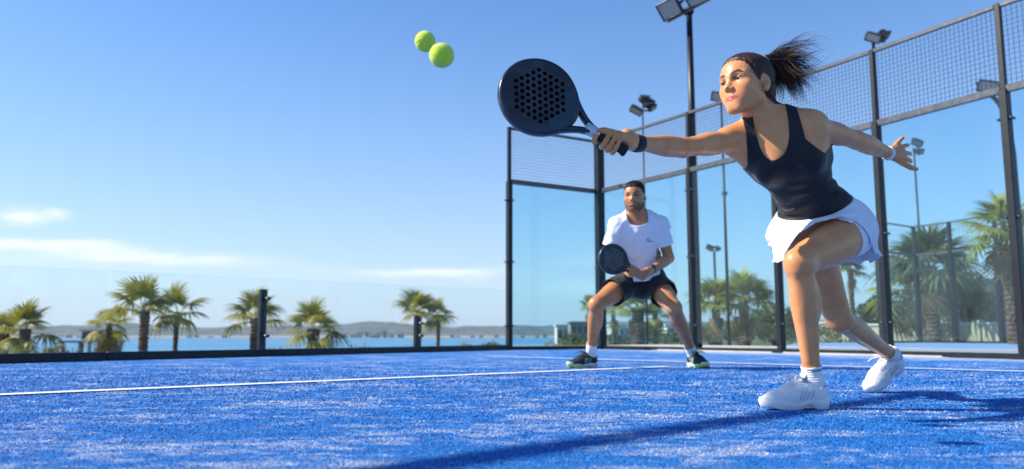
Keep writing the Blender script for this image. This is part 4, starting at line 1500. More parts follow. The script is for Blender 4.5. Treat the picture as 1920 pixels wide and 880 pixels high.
# ================================================================== shoes (shared by both players)
def shoe(person, heel, fwd, up, length, mats, sx, name_lace=True, chunky=1.0, stripes=None, seed=1, sr=.0036):
    """heel: bottom centre of the heel; sx +1 left foot, -1 right foot"""
    f = nrm(fwd); u = V3(up); u = nrm(u - f * u.dot(f)); l = np.cross(u, f)
    k = length / .265
    heel = V3(heel)
    W = lambda x, y, z: heel + k * (x * f + y * l * sx + z * u)
    M = np.stack([f, l * sx, u])
    S = Sculpt()
    def ell(c, r, kk): S.ell(W(*c), [q * k for q in r], M, kk * k)
    def cone(a, b, ra, rb, kk): S.cone(W(*a), W(*b), ra * k, rb * k, kk * k)
    ell((.042, 0, .050), (.042, .037, .055), .02)
    cone((.055, 0, .050), (.15, 0, .042), .0375, .041, .02)
    cone((.085, 0, .078), (.190, -.002, .036), .030, .027, .03)
    ell((.170, -.001, .036), (.058, .0475, .036), .02)
    ell((.212, -.006, .032), (.050, .039, .029), .02)
    cone((.052, 0, .070), (.046, 0, .104), .040, .041, .02)
    h = .0036 * k
    V, F = S.surface(h)
    V = relax(V, F, 2)
    q = (V - heel) @ M.T / k
    topz = .078 + .024 * smoothstep(.03, .0, q[:, 0]) + .016 * smoothstep(.06, .10, q[:, 0])
    g = np.maximum(.020 - q[:, 2], np.where(q[:, 0] < .12, q[:, 2] - topz, -1))
    # keep the collar open: remove the top cap
    V2, F2 = clip_mesh(V, F, g)
    V2, F2 = keep_largest(V2, F2)
    q = (V2 - heel) @ M.T / k
    n = normals(V2, F2)
    # overlay panels: toe cap, eyestay and heel counter stand a little proud
    pan = smoothstep(.006, 0, np.abs(q[:, 0] - .195 - .25 * (q[:, 2] - .05)) - .0015) * -.0030
    pan += .0026 * smoothstep(.0, .005, .070 - q[:, 0] - .5 * (q[:, 2] - .04)) * (q[:, 2] < .085)
    pan += .0024 * smoothstep(.027, .023, np.abs(q[:, 1])) * smoothstep(.085, .095, q[:, 0]) * smoothstep(.178, .168, q[:, 0]) * (q[:, 2] > .05)
    pan += vnoise(V2, 60, seed, 3) * .0010
    V2 = V2 + n * (pan * k)[:, None]
    sh = shell('shoe', V2, F2, .004 * k, mats['upper'], person)
    # sole
    xs = [-.002, .004, .02, .05, .085, .115, .145, .175, .205, .235, .255, .266, .270]
    hw = [.010, .024, .037, .041, .0385, .0375, .043, .0490, .0475, .038, .026, .013, .004]
    lv = [(.0, -.004), (.006, .0), (.016, .0025 * chunky), (.028, .002), (.034, -.0025)]
    cx = catmull([(a, b, 0) for a, b in zip(xs, hw)], 4)
    out = [(p[0], p[1]) for p in cx] + [(p[0], -p[1] * (1 - .10 * smoothstep(.12, .2, p[0]))) for p in cx[::-1]]
    Vs = []; N = len(out)
    for z, o in lv:
        for (x, y) in out:
            cxm = .13; d = math.hypot((x - cxm) * .4, y) + 1e-6
            x2 = x + o * (x - cxm) * .4 / d; y2 = y + o * y / d
            zz = z * (1 + .32 * chunky * (smoothstep(.12, .03, x)))
            zz += .013 * float(smoothstep(.19, .27, x)) + (.008 * chunky * math.exp(-((x - .095) / .022) ** 2) if z < .01 else 0)
            y2 -= .004 * float(smoothstep(.1, .25, x))
            Vs.append(W(x2, y2, zz))
    Fs = []
    for i in range(len(lv) - 1):
        for j in range(N):
            j2 = (j + 1) % N
            Fs.append((i * N + j, i * N + j2, (i + 1) * N + j2, (i + 1) * N + j))
    m = MB(); m.smooth = True
    m.add(Vs, Fs)
    m.add(Vs[:N], [tuple(range(N))[::-1]], False); m.add(Vs[-N:], [tuple(range(N))], False)
    m.build('sole', mats['sole'], sh)
    if mats.get('tip'):
        m = MB(); m.smooth = True
        # coloured outsole under the forefoot
        Vt = []
        for z, o in ((-.001, -.001), (.010, .0016), (.017, .0032)):
            for (x, y) in out:
                if x < .128: x = .128
                cxm = .13; d = math.hypot((x - cxm) * .4, y) + 1e-6
                Vt.append(W(x + o * (x - cxm) * .4 / d, y + o * y / d - .004 * float(smoothstep(.1, .25, x)), z + .013 * float(smoothstep(.19, .27, x))))
        Ft = [(i * N + j, i * N + (j + 1) % N, (i + 1) * N + (j + 1) % N, (i + 1) * N + j) for i in range(2) for j in range(N)]
        m.add(Vt, Ft); m.add(Vt[:N], [tuple(range(N))[::-1]], False)
        m.build('outsole', mats['tip'], sh)
    # tongue
    def surf(x, y):
        """height of the upper above (x, y) in shoe space"""
        zs = np.linspace(.03, .125, 60)
        X = np.array([W(x, y, z) for z in zs]); d = S.ev(X)
        i = np.where(d < 0)[0]
        return zs[i[-1]] if len(i) else .03
    m = MB(); m.smooth = True
    Vt = []
    for i in range(7):
        x = .092 - .012 * i * .6 if i > 3 else .15 - .016 * i
    prof = [(.165, 0.0), (.14, 0.0), (.115, .002), (.098, .006), (.090, .016), (.084, .028)]
    for (x, dz) in prof:
        z = surf(max(x, .095), 0) + dz
        for y in (-.019, -.012, 0, .012, .019):
            Vt.append(W(x, y, z + .002 - 9 * y * y))
    fs = [(i * 5 + j, i * 5 + j + 1, i * 5 + 6 + j, i * 5 + 5 + j) for i in range(len(prof) - 1) for j in range(4)]
    m.add(Vt, fs); m.add([V3(p) - u * .003 for p in Vt], [f_[::-1] for f_ in fs])
    m.build('tongue', mats['upper'], sh)
    # laces
    m = MB()
    lr = .0026 * k
    rows = [.165, .151, .137, .123, .109]
    for i, x in enumerate(rows):
        for s in (-1, 1):
            pts = []
            x2 = rows[i + 1] if i + 1 < len(rows) else x - .008
            for t in np.linspace(0, 1, 7):
                y = s * (.021 - .042 * t); xx = x + (x2 - x) * t
                pts.append(W(xx, y, surf(xx, y) + .0042 + .001 * s))
            m.tube(pts, lr, 6, flat=.6)
    # bow
    zc = surf(.104, 0) + .008
    for s in (-1, 1):
        m.tube([W(.104, 0, zc), W(.118, s * .022, zc + .014), W(.128, s * .040, zc + .008), W(.122, s * .044, zc - .004), W(.110, s * .026, zc - .001), W(.104, 0, zc)], lr * .95, 6)
        m.tube([W(.104, 0, zc), W(.124, s * .014, zc + .008), W(.148, s * .036, zc + .004), W(.158, s * .050, zc - .012)], lr * .9, 6)
    m.sphere(W(.104, 0, zc), .0055 * k, 8, 6)
    m.build('lace', mats['lace'], sh)
    if stripes:
        m = MB(); m.smooth = True
        for s in (-1, 1):
            for i in range(4):
                pts = []
                for t in np.linspace(0, 1, 6):
                    z = .036 + .036 * t; x = .092 + i * .016 - .020 * t
                    ys = np.linspace(.01, .06, 50)
                    X = np.array([W(x, s * y, z) for y in ys]); d = S.ev(X)
                    ii = np.where(d < 0)[0]; y = ys[ii[-1]] if len(ii) else .03
                    pts.append(W(x, s * (y + .0015), z))
                m.tube(pts, [sr * k] * 5 + [sr * .6 * k], 6, flat=.5)
        m.build('side_stripe', stripes, sh)
    return W


# ================================================================== the woman
def cloth_nodes(base, dark, scale=5, fine=420, fb=.25, sheen=.2):
    def f(t, b):
        co = objco(t)
        n = t.noise(co, scale, 4, .6)
        t.set(b.inputs['Base Color'], t.mix(t.maprange(n, .3, .7), base, dark))
        b.inputs['Sheen Weight'].default_value = sheen
        bump(t, b, t.math('ADD', t.noise(co, fine, 2, .5), t.math('MULTIPLY', t.noise(co, 28, 4, .6, 1.0), 1.5)), fb, .002)
    return f

M_SKINW = skin_mat('woman_skin', (.78, .345, .14), (.66, .262, .095), (.44, .085, .070), (.014, .011, .008))
M_TANK = mat('black_top_fabric', rough=.55, spec=.28, build=cloth_nodes((.0085, .0085, .011), (.012, .012, .016), 5, 500, .2, .1))
M_SKIRT = mat('white_skirt_fabric', rough=.8, spec=.2, build=cloth_nodes((.78, .77, .79), (.73, .72, .75), 4, 500, .2))
M_SOCK = mat('white_sock', rough=.95, spec=.1, build=cloth_nodes((.80, .80, .80), (.74, .74, .75), 12, 700, .5))
M_WSHOE = mat('white_shoe_upper', rough=.62, spec=.35, build=cloth_nodes((.80, .79, .78), (.71, .70, .70), 18, 700, .35, .0))
M_WSOLE = mat('white_shoe_sole', rough=.55, build=noisy((.79, .78, .75), (.69, .68, .66), 20, 4, .15, .002, 200))
M_BAND = mat('black_wristband', rough=.95, spec=.1, build=cloth_nodes((.012, .012, .013), (.02, .02, .022), 12, 500, .6, .3))
M_WHITEBAND = mat('white_wristband', rough=.9, spec=.1, build=cloth_nodes((.78, .78, .79), (.7, .7, .72), 12, 500, .6))
M_SMARK = mat('grey_print', (.10, .10, .13), .8)
M_WSEAM = mat('grey_seam', (.42, .42, .44), .7)
M_GOLD = mat('gold', (.75, .52, .25), .25, 1.0)
M_SCRUNCH = mat('scrunchie_fabric', rough=.7, build=cloth_nodes((.50, .33, .28), (.36, .22, .19), 60, 300, .5))


def hair_nodes(dark, light, sc=(60, 8, 60), attr=None):
    def f(t, b):
        co = objco(t)
        n = t.noise(t.scaled(co, sc), 6, 4, .65)
        if attr:
            a_ = t.node('ShaderNodeAttribute', attribute_name=attr).outputs['Fac']
            cb = t.node('ShaderNodeCombineXYZ'); t.set(cb.inputs[0], a_)
            n = t.noise(cb.outputs[0], 46, 3, .7)
            bump(t, b, n, .5, .002)
        oi = t.node('ShaderNodeNewGeometry').outputs['Random Per Island']
        v = t.math('ADD', t.math('MULTIPLY', n, .5), t.math('MULTIPLY', oi, .5))
        t.set(b.inputs['Base Color'], t.mix(t.maprange(v, .35, .85), dark, light))
        b.inputs['Anisotropic'].default_value = .6
    return f

M_HAIRW = mat('brown_hair', rough=.48, spec=.25, build=hair_nodes((.009, .005, .0035), (.075, .034, .018), attr='strand'))
M_HAIRT = mat('brown_hair_strands', rough=.36, spec=.5, build=hair_nodes((.012, .006, .004), (.16, .062, .026)))


def fist(S, wr, C, a, n, mU, index=True, k=1.0):
    """hand closed round a handle with axis a through C; finger tips show on the side of n, palm on the side of mU"""
    cyl = lambda s, ph, r: C + a * s + (math.cos(ph) * mU - math.sin(ph) * n) * r
    rad = math.radians
    S.econe(wr, wr + (cyl(0, rad(35), .034) - wr) * .55, (.027 * k, .021 * k), (.034 * k, .020 * k), mU, .02)
    for i, (s, tipr, shrink) in enumerate(((.036, 300, 1.0), (.015, 318, 1.0), (-.006, 312, 1.0), (-.026, 300, .9))):
        shrink *= k; s *= k
        kn = cyl(s, rad(78), .034)
        S.cone(wr + (kn - wr) * .35, kn, .017 * k, .0122 * shrink, .014)
        r0 = .0262
        fp = [kn] + [cyl(s + .006 * (j / 5), rad(78 + (tipr - 78) * j / 6), r0 + (.004 if j == 2 else 0)) for j in range(1, 7)]
        if i == 0 and index:   # the index finger reaches up the handle
            fp = [kn] + [cyl(s + .022 * (j / 6), rad(78 + (250 - 78) * j / 6), r0 + .001) for j in range(1, 7)]
        S.chain(fp, [.0118 * shrink, .0104 * shrink, .0102 * shrink, .0097 * shrink, .0094 * shrink, .009 * shrink, .0078 * shrink], .0022, .006)
    th = [wr + (cyl(0, rad(0), .03) - wr) * .35 + n * .012, cyl(-.012, rad(-20), .036), cyl(.018, rad(-28), .032), cyl(.042, rad(-38), .028), cyl(.054, rad(-50), .027)]
    S.chain(th, [.019 * k, .0165 * k, .0128 * k, .0112 * k, .0085 * k], .003, .014)
    S.ell((cyl(-.02, rad(20), .036) + wr) / 2, (.026, .022, .030), None, .02)


def build_woman():
    S = Sculpt()
    PP = lambda a, b, c: V3(P(a, b, c))
    # feet first
    hf = V3(PZ(1549, 761, 0)); hf[1] = 2.955; hf = PP(1549, 761, 2.955); hf[2] = .001
    ff = nrm((-.965, -.26, 0)); fu = V3((0, 0, 1))
    LEN = .262
    toe_b = PP(1629, 728, 3.74); toe_b[2] = .004
    heel_b = PP(1702, 676, 3.86)
    bf = nrm(toe_b - heel_b); heel_b = toe_b - bf * LEN * .93
    bu = nrm(np.cross(bf, nrm((.80, -.60, -.05)))); bu = bu if bu[2] > 0 else -bu
    ankF = hf + .050 * ff + .092 * fu
    ankB = heel_b + .050 * bf + .092 * bu
    # joints
    kneeL = PP(1499, 494, 2.875); hipL = PP(1594, 436, 3.10)
    kneeR = PP(1573, 596, 3.40); hipR = PP(1508, 446, 3.20)
    shR = PP(1381, 263, 3.02); shL = PP(1518, 236, 2.94)
    elR = PP(1280, 277, 2.86); wrR = PP(1190, 268, 2.68)
    elL = PP(1606, 263, 3.09); wrL = PP(1666, 288, 3.23)
    neck = PP(1440, 222, 2.985)
    pel = (hipL + hipR) / 2
    U = nrm(neck - pel)
    Ls = nrm(shL - shR); Lp = nrm(hipL - hipR)
    Lm = lambda t: nrm(Lp * (1 - t) + Ls * t)
    sp = lambda t: pel + (neck - pel) * t
    Fc = nrm(np.cross(Ls, U)); Fp = nrm(np.cross(Lp, U))
    # ---- torso
    st = [(-.02, .148, .098, 0), (.10, .152, .104, .0), (.24, .126, .090, .010), (.38, .103, .080, .012), (.52, .109, .088, .012), (.66, .128, .098, .006), (.80, .132, .094, -.004), (.90, .115, .070, -.012)]
    pts = [sp(t) + Fc * o for t, _, _, o in st]
    for i in range(len(st) - 1):
        S.econe(pts[i], pts[i + 1], st[i][1:3], st[i + 1][1:3], Lm((st[i][0] + st[i + 1][0]) / 2), .03)
    # glutes, belly, breasts
    for h, sg in ((hipL, 1), (hipR, -1)):
        S.ell(h - Fp * .055 + U * .01 - Lp * sg * .015, (.085, .078, .095), None, .04)
    for sg in (1, -1):
        S.ell(sp(.665) + Ls * sg * .068 + Fc * .074, (.060, .056, .062), np.stack([Ls, Fc, U]), .035)
    # shoulders, trapezius, collar bones
    for s_, sg in ((shL, 1), (shR, -1)):
        S.cone(neck + U * .035 - Fc * .022, s_ + U * .012 - Fc * .01, .030, .034, .045)
        S.cone(sp(.87) + Fc * .056 + Ls * sg * .020, s_ + Fc * .030 + U * .026, .0095, .011, .012)
        S.cone(sp(.78) + Ls * sg * .085 + Fc * .02, s_ - U * .01, .062, .05, .05)      # pectoral fold
        S.cone(sp(.62) + Ls * sg * .10 - Fc * .03, s_ - U * .02 - Fc * .02, .055, .045, .05)  # lat
    # ---- head and neck
    hf_ = nrm((-.812, -.583, .03))
    R = frame(hf_, (0, 0, 1))
    vw = nrm((-.29, -.95, -.25)); ra_ = math.radians(4.5)          # head tilted a little towards the racket
    R = np.array([r_ * math.cos(ra_) + np.cross(vw, r_) * math.sin(ra_) + vw * (vw @ r_) * (1 - math.cos(ra_)) for r_ in R])
    HS = 1.13; ZS = .93
    O = PP(1434, 155, 2.885) - .0725 * HS * R[0]
    nb = neck - Fc * .012
    S.econe(nb - U * .04, O - .012 * R[1] - .035 * R[2], (.062, .058), (.050, .054), Ls, .035)
    # sternomastoid from behind the near ear to the breast bone
    S.cone(O + R[0] * .048 - R[1] * .012 - R[2] * .045, sp(.895) + Fc * .050 + Ls * .012, .0168, .0095, .009)
    S.cone(O - R[0] * .048 - R[1] * .012 - R[2] * .045, sp(.895) + Fc * .050 - Ls * .012, .0168, .0095, .009)
    T = add_head(S, O, R, HS, zs=ZS)
    NT_ = len(S.p)          # prims so far: torso, neck, head
    # ---- legs
    def leg(hip, knee, ank, side, fwd):
        hip = V3(hip); ax = nrm(knee - hip)
        sh = nrm(ank - knee)
        back = -V3(fwd); back = nrm(back - sh * back.dot(sh))
        bt = -V3(fwd); bt = nrm(bt - ax * bt.dot(ax))
        tp = lambda t: hip + (knee - hip) * t
        S.chain([hip, tp(.2), tp(.45), tp(.7), tp(.88), knee], [.090, .0885, .0805, .066, .0555, .0505], .03, .05)
        S.ell(tp(.45) - bt * .022, (.052, .052, .13), np.stack([np.cross(ax, bt), bt, ax]), .016)        # quads
        S.ell(tp(.55) + bt * .020, (.046, .040, .12), np.stack([np.cross(ax, bt), bt, ax]), .018)        # hamstrings
        S.ell(knee - back * .026 - sh * .006, (.027, .024, .031), None, .022)                              # knee cap
        for sg in (1, -1): S.ell(tp(.80) - bt * .022 + np.cross(ax, bt) * sg * .028, (.024, .024, .050), np.stack([np.cross(ax, bt), bt, ax]), .022)   # vastus heads
        S.cone(knee - back * .026 + sh * .035, knee - back * .026 + sh * .075, .020, .016, .03)
        q = lambda t: knee + (ank - knee) * t
        S.chain([knee, q(.16), q(.34), q(.56), q(.78), q(1.0)], [.0495, .0475, .048, .040, .0325, .031], .025, .03)
        S.ell(q(.31) + back * .024 + side * .016, (.036, .034, .092), np.stack([np.cross(back, sh), back, sh]), .014)  # calf
        S.cone(q(.12) - back * .034, q(.80) - back * .020, .012, .009, .02)     # shin bone
        S.ell(q(.27) + back * .022 - side * .018, (.030, .029, .078), np.stack([np.cross(back, sh), back, sh]), .014)
        S.ell(q(.99) + np.cross(back, sh) * .026, (.013, .015, .016), None, .012); S.ell(q(.97) - np.cross(back, sh) * .026, (.013, .015, .016), None, .012)
    leg(hipL, kneeL, ankF + fu * .0, np.array([1., 0, 0]), ff * .8 + V3((0, -.5, 0)))
    leg(hipR, kneeR, ankB, np.array([-1., 0, 0]), nrm((-.25, -.8, -.5)))
    NL_ = len(S.p)
    for hl, f_, u_ in ((hf, ff, fu), (heel_b, bf, bu)):
        W = lambda x, z: hl + f_ * x + u_ * z
        S.cone(W(.05, .092), W(.045, .045), .033, .028, .02); S.cone(W(.06, .055), W(.15, .035), .028, .026, .02)
        S.cone(W(.15, .034), W(.215, .026), .026, .018, .015)
    # ---- right arm (racket)
    def arm(sh, el, wr, bend, scale=1.0):
        ua = nrm(el - sh); fa = nrm(wr - el)
        p = lambda t: sh + (el - sh) * t; q = lambda t: el + (wr - el) * t
        S.chain([sh, p(.3), p(.6), p(.85), el], [.047, .0425, .039, .0355, .0345], .02, .035)
        S.ell(sh + ua * .035 + U * .012, (.047, .047, .060), np.stack([np.cross(ua, bend), bend, ua]), .018)        # deltoid
        S.ell(p(.52) + bend * .016, (.030, .027, .072), np.stack([np.cross(ua, bend), bend, ua]), .012)             # biceps
        S.ell(p(.50) - bend * .018, (.030, .026, .080), np.stack([np.cross(ua, bend), bend, ua]), .012)             # triceps
        S.chain([el, q(.2), q(.42), q(.7), q(1.0)], [.034, .0385, .0375, .029, .0245], .02)
        S.ell(q(.22) + np.cross(fa, bend) * .010, (.031, .028, .062), np.stack([np.cross(fa, bend), bend, fa]), .014)
    bR = nrm(np.cross(nrm(elR - shR), (0, .9, .2))); bR = bR if bR[2] > 0 else -bR
    arm(shR, elR, wrR, bR)
    bL = nrm((0, -.35, .9)); ua = nrm(elL - shL); bL = nrm(bL - ua * bL.dot(ua))
    arm(shL, elL, wrL, bL)
    # ---- right fist round the racket handle
    butt = PP(1174, 285, 2.635); rhead = PP(1007, 182, 2.585)
    a = nrm(rhead - butt)
    view = nrm(V3((0, 0, CAM_H)) - butt)
    n = nrm(view - a * view.dot(a))           # towards the camera
    hand_n = n.copy(); hand_a = a.copy()
    mU = np.cross(n, a); mU = mU if mU[2] > 0 else -mU
    C = butt + a * .060
    fist(S, wrR, C, a, n, mU)
    # ---- left open hand
    fa = nrm(PP(1706, 280, 3.29) - wrL)
    pn = nrm(V3((.25, -.9, .25))); pn = nrm(pn - fa * pn.dot(fa))     # back of the hand towards the camera
    sd = np.cross(fa, pn); sd = sd if sd[2] > 0 else -sd               # towards the upper edge
    pal = wrL + fa * .050
    S.econe(wrL + fa * .004, wrL + fa * .086, (.025, .016), (.041, .0135), sd, .015)
    for i, (off, L, up_, bendk) in enumerate(((.033, .082, .42, -.08), (.012, .090, .16, -.02), (-.011, .084, -.10, .06), (-.032, .066, -.38, .12))):
        r0 = wrL + fa * (.084 - .004 * abs(i - 1)) + sd * off
        d0 = nrm(fa + sd * up_ * .9 - pn * bendk * .4)
        d1 = nrm(fa + sd * up_ * .8 - pn * (bendk + .25)); d2 = nrm(fa + sd * up_ * .7 - pn * (bendk + .5))
        finger(S, r0 - fa * .01, [d0, d1, d2], [L * .48, L * .30, L * .24], [.0098, .0090, .0082, .0068], .007)
    d0 = nrm(fa * .55 - sd * .85 + pn * .15)
    finger(S, wrL + fa * .022 - sd * .020, [d0, nrm(fa * .8 - sd * .65), nrm(fa * .95 - sd * .4)], [.048, .036, .030], [.0165, .0125, .0105, .0082], .012)

    V, F = S.surface(.0026)
    fine = np.minimum.reduce([np.linalg.norm(V - O, axis=1) - .13, np.linalg.norm(V - C, axis=1) - .07, np.linalg.norm(V - wrL - fa * .08, axis=1) - .09])
    V = relax(V, F, 7, .12 + .42 * smoothstep(-.01, .04, fine))
    Nn = normals(V, F)
    if (Nn * S.grad(V[::50])[0].reshape(1, 3)).size and np.mean(np.sum(Nn[::50] * S.grad(V[::50]), 1)) < 0:
        F = F[:, ::-1]; Nn = -Nn
    # face-space masks
    Rinv = lambda X: ((X - O) @ R.T) / HS / np.array([1, 1, ZS])
    headm = np.linalg.norm(V - O, axis=1) < .2
    masks = [np.zeros(len(V)) for _ in range(5)]
    for mk, val in zip(masks, head_paint(Rinv, V[headm])): mk[headm] = val
    for c_, r_, a_ in ((kneeL, .06, .9), (kneeR, .06, .9), (elR, .045, .6), (elL, .045, .7), (C, .06, .7), (wrL + fa * .12, .06, .6), (shR, .06, .35), (shL, .06, .35)):
        masks[3] += a_ * np.exp(-(np.linalg.norm(V - c_, axis=1) / r_) ** 2)
    me = np_mesh('person', V, F)
    for nm, mk in zip(('lips', 'brow', 'lid_ear_shade', 'blush', 'lash'), masks): set_mask(me, nm, mk)
    zz = [-.12, -.085, -.06, -.035, -.018, -.002, .012, .028, .045, .062, .078, .092, .11, .2]
    yy = [-.070, -.066, -.056, -.040, -.026, .016, .030, .0425, .052, .058, .066, .078, .12, .3]
    stb = np.zeros(len(V)); qh = Rinv(V[headm])
    gh = qh[:, 1] - np.interp(qh[:, 2], zz, yy) + vnoise(V[headm], 90, 3, 2) * .008
    earm = smoothstep(1.25, .95, np.hypot((qh[:, 1] + .006) / .020, (qh[:, 2] - .002) / .033)) * (np.abs(qh[:, 0]) > .062)
    stb[headm] = smoothstep(.006, -.004, np.maximum(gh, -.062 - qh[:, 2])) * (1 - earm) * smoothstep(.108, .098, np.hypot(qh[:, 0], qh[:, 1] + .012))
    set_mask(me, 'stubble', stb)
    body = link_mesh('person', me, M_SKINW, None, (pel[0], pel[1], 0))
    tag(body, 'woman in black tank top and white skirt lunging with her racket arm stretched out', 'person')
    gz_ = nrm(PP(800, 90, 2.3) - O)
    for sx in (1, -1): eye(T, R, O, sx, nrm(gz_ * .6 + R[1] * .6), body, HS)

    # ---- black tank top: lifted off the torso and cut at neck, armholes and hem
    Cs = (shL + shR) / 2
    def tcoord(X): return (X - Cs) @ Ls, (X - Cs) @ Fc, (X - Cs) @ U
    u, v, w = tcoord(V)
    sel = (np.abs(u) < .24) & (w > -.54) & (w < .16)
    hem = -.368
    expand = np.interp(w, [-.26, -.165, -.140, -.06, .05], [.30, .13, .068, .010, .0])
    gout = np.abs(u) - (.098 + expand - 1.3 * np.clip(-v - .015, 0, .075) * smoothstep(-.10, -.02, w))
    gneck = .062 * (1 - (np.abs(u / .062) ** 2.6 + np.abs((np.minimum(w, .075) - .075) / np.where(v > -.005, .150, .11)) ** 2.6) ** (1 / 2.6))
    gtop = w - .098 - .25 * np.clip(np.abs(u) - .075, 0, .1)
    dtor = np.full(len(V), 1.0); dtor[sel] = S.ev(V[sel], S.p[:NT_]); gtop = np.maximum(gtop, dtor - .012)
    low = sel & (w < -.385); dleg = np.full(len(V), 1.0); dleg[low] = S.ev(V[low], S.p[NT_:NL_]); gtop = np.maximum(gtop, np.where(low, .018 - dleg, -1))
    gg = np.maximum.reduce([gout, gneck, hem - w, gtop])
    for j_, sg_ in ((shL, 1), (shR, -1)): gg = np.maximum(gg, .090 - np.linalg.norm(V - j_ - Ls * sg_ * .055, axis=1))
    gg = np.where(sel, gg, 1.0)
    # arms and head must never count as torso
    Vt, Ft = clip_mesh(V, F, gg)
    Vt, Ft = keep_largest(Vt, Ft)
    u, v, w = tcoord(Vt)
    n = normals(Vt, Ft)
    fold_axis = w * 1.0 + u * .35
    lowmask = smoothstep(-.16, -.30, w)
    wr = np.sin(fold_axis * 130 + vnoise(Vt, 9, 2.0) * 5) * .0040 * lowmask * (0.4 + np.abs(vnoise(Vt, 7, 5.0)) * 1.6)
    wr += vnoise(Vt, 22, 3.1, 2) * .0022 * lowmask + vnoise(Vt, 8, 1.1) * .0015
    wr += .006 * smoothstep(-.33, hem, w)                       # the hem stands a little off
    Vt = Vt + n * (.0038 + np.maximum(wr, -.0016))[:, None]
    shell('tank_top', Vt, Ft, .0026, M_TANK, body)

    # ---- white inner shorts under the skirt
    gi = (V - Cs) @ U + .345
    for hp_, kn_ in ((hipL, kneeL), (hipR, kneeR)):
        gi = np.maximum(gi, (V - hp_) @ nrm(kn_ - hp_) - .085)
    gi = np.where((V[:, 2] > .38) & (V[:, 2] < 1.0) & (np.linalg.norm(V - pel, axis=1) < .34), gi, 1.0)
    Vi, Fi = clip_mesh(V, F, gi); Vi, Fi = keep_largest(Vi, Fi)
    shell('inner_shorts', Vi + normals(Vi, Fi) * .0022, Fi, .0016, M_SKIRT, body)

    # ---- skirt
    q0 = sp(.155)
    hemc = [(1446, 456, 3.17), (1452, 484, 3.11), (1464, 491, 3.03), (1474, 470, 2.955), (1491, 444, 2.93), (1515, 421, 2.93), (1545, 408, 2.945), (1578, 415, 2.975), (1606, 433, 3.01),
            (1626, 458, 3.05), (1651, 478, 3.14), (1644, 486, 3.26), (1618, 492, 3.36), (1580, 492, 3.42), (1535, 488, 3.43), (1490, 486, 3.38), (1455, 474, 3.28)]
    hp = [PP(*c) for c in hemc]
    ring = np.array(catmull(hp, 14, True))
    NR = len(ring)
    Fw = np.cross(Lp, U)
    rel = ring - q0
    ang = np.unwrap(np.arctan2(rel @ Fw, rel @ Lp))
    ang = ang[0] + (ang - ang[0])
    # even out the angles a little so that folds do not bunch
    ang = .75 * ang + .25 * np.linspace(ang[0], ang[0] + np.sign(ang[-1] - ang[0]) * 2 * PI * (NR - 1) / NR, NR)
    top = np.array([q0 + U * .050 + (Lp * math.cos(a_) * .138 + Fw * math.sin(a_) * .104) for a_ in ang])
    rows = 26
    Vk = []
    for r in range(rows + 1):
        t = r / rows
        base = top * (1 - t) + ring * t
        # bulge outwards over the hip
        out = base - (q0 - U * .12 * t)
        out = out - U * (out @ U)[:, None]
        out = out / np.maximum(np.linalg.norm(out, axis=1), 1e-6)[:, None]
        base = base + out * (.036 * math.sin(PI * min(t * 1.15, 1)) ** .8)
        fold = np.sin(np.arange(NR) / NR * 2 * PI * 15 + 1.6 * np.sin(np.arange(NR) / NR * 2 * PI * 4 + .6)) * (.0105 + .005 * np.sin(np.arange(NR) / NR * 2 * PI * 3 + 1)) * t ** 1.1
        fold += np.sin(np.arange(NR) / NR * 2 * PI * 41 + 2) * .0036 * t ** .5
        base = base + out * fold[:, None]
        Vk.append(base)
    Vk = np.concatenate(Vk)
    for it in range(3):
        for _ in range(3):
            d = S.ev(Vk); m_ = d < .009
            if m_.any(): Vk[m_] += S.grad(Vk[m_]) * (.009 - d[m_])[:, None]
        if it < 2:
            G = Vk.reshape(rows + 1, NR, 3).copy()
            sm = G.copy(); sm[1:-1] = (G[:-2] + G[2:] + np.roll(G, 1, 1)[1:-1] + np.roll(G, -1, 1)[1:-1]) / 4
            Vk = (.5 * G + .5 * sm).reshape(-1, 3)
    i, j = np.meshgrid(np.arange(rows), np.arange(NR), indexing='ij'); i = i.ravel(); j = j.ravel(); j2 = (j + 1) % NR
    Q = np.stack([i * NR + j, i * NR + j2, (i + 1) * NR + j2, (i + 1) * NR + j], 1)
    Tq = np.concatenate([Q[:, [0, 1, 2]], Q[:, [0, 2, 3]]])
    nn = normals(Vk, Tq)
    if np.mean(np.sum(nn * (Vk - q0), 1)) < 0: Tq = Tq[:, ::-1]
    shell('skirt', Vk, Tq, .0025, M_SKIRT, body)

    # ---- socks and shoes
    for ank, knee, hl, f_, u_, sx, top_ in ((ankF, kneeL, hf, ff, fu, 1, .062), (ankB, kneeR, heel_b, bf, bu, -1, .050)):
        ax = nrm(knee - ank)
        dist = np.linalg.norm(V - ank, axis=1)
        hgt = (V - ank) @ ax
        gg = np.where(dist < .13, np.maximum(hgt - top_, -.055 - hgt), 1.0)
        Vs, Fs = clip_mesh(V, F, gg)
        Vs, Fs = keep_largest(Vs, Fs)
        ns = normals(Vs, Fs); hh = (Vs - ank) @ ax
        rib = .0007 * np.sin(hh * 700) + .0016 * np.exp(-((hh - top_ + .004) / .004) ** 2) + vnoise(Vs, 45, 2.2) * .0012
        so = shell('sock', Vs + ns * (.0042 + rib)[:, None], Fs, .003, M_SOCK, body)
        if sx > 0:
            m = MB(); rr_ = random.Random(4)
            for i_ in range(7):
                an = math.radians(38 - i_ * 9); vd = nrm(V3((0, -1, 0)) - ax * (-ax[1])); ld = np.cross(ax, vd)
                dr_ = vd * math.cos(an) + ld * math.sin(an) * (1 if ld[0] > 0 else -1)
                p_ = ank + ax * (top_ - .012); 
                for t_ in np.linspace(.02, .06, 60):
                    if S.ev((p_ + dr_ * t_)[None])[0] > .0056: break
                h_ = .0045 + rr_.random() * .003
                m.box(p_ + dr_ * t_, (.0032, .0012, h_), (Vector(np.cross(dr_, ax)), Vector(dr_), Vector(ax)))
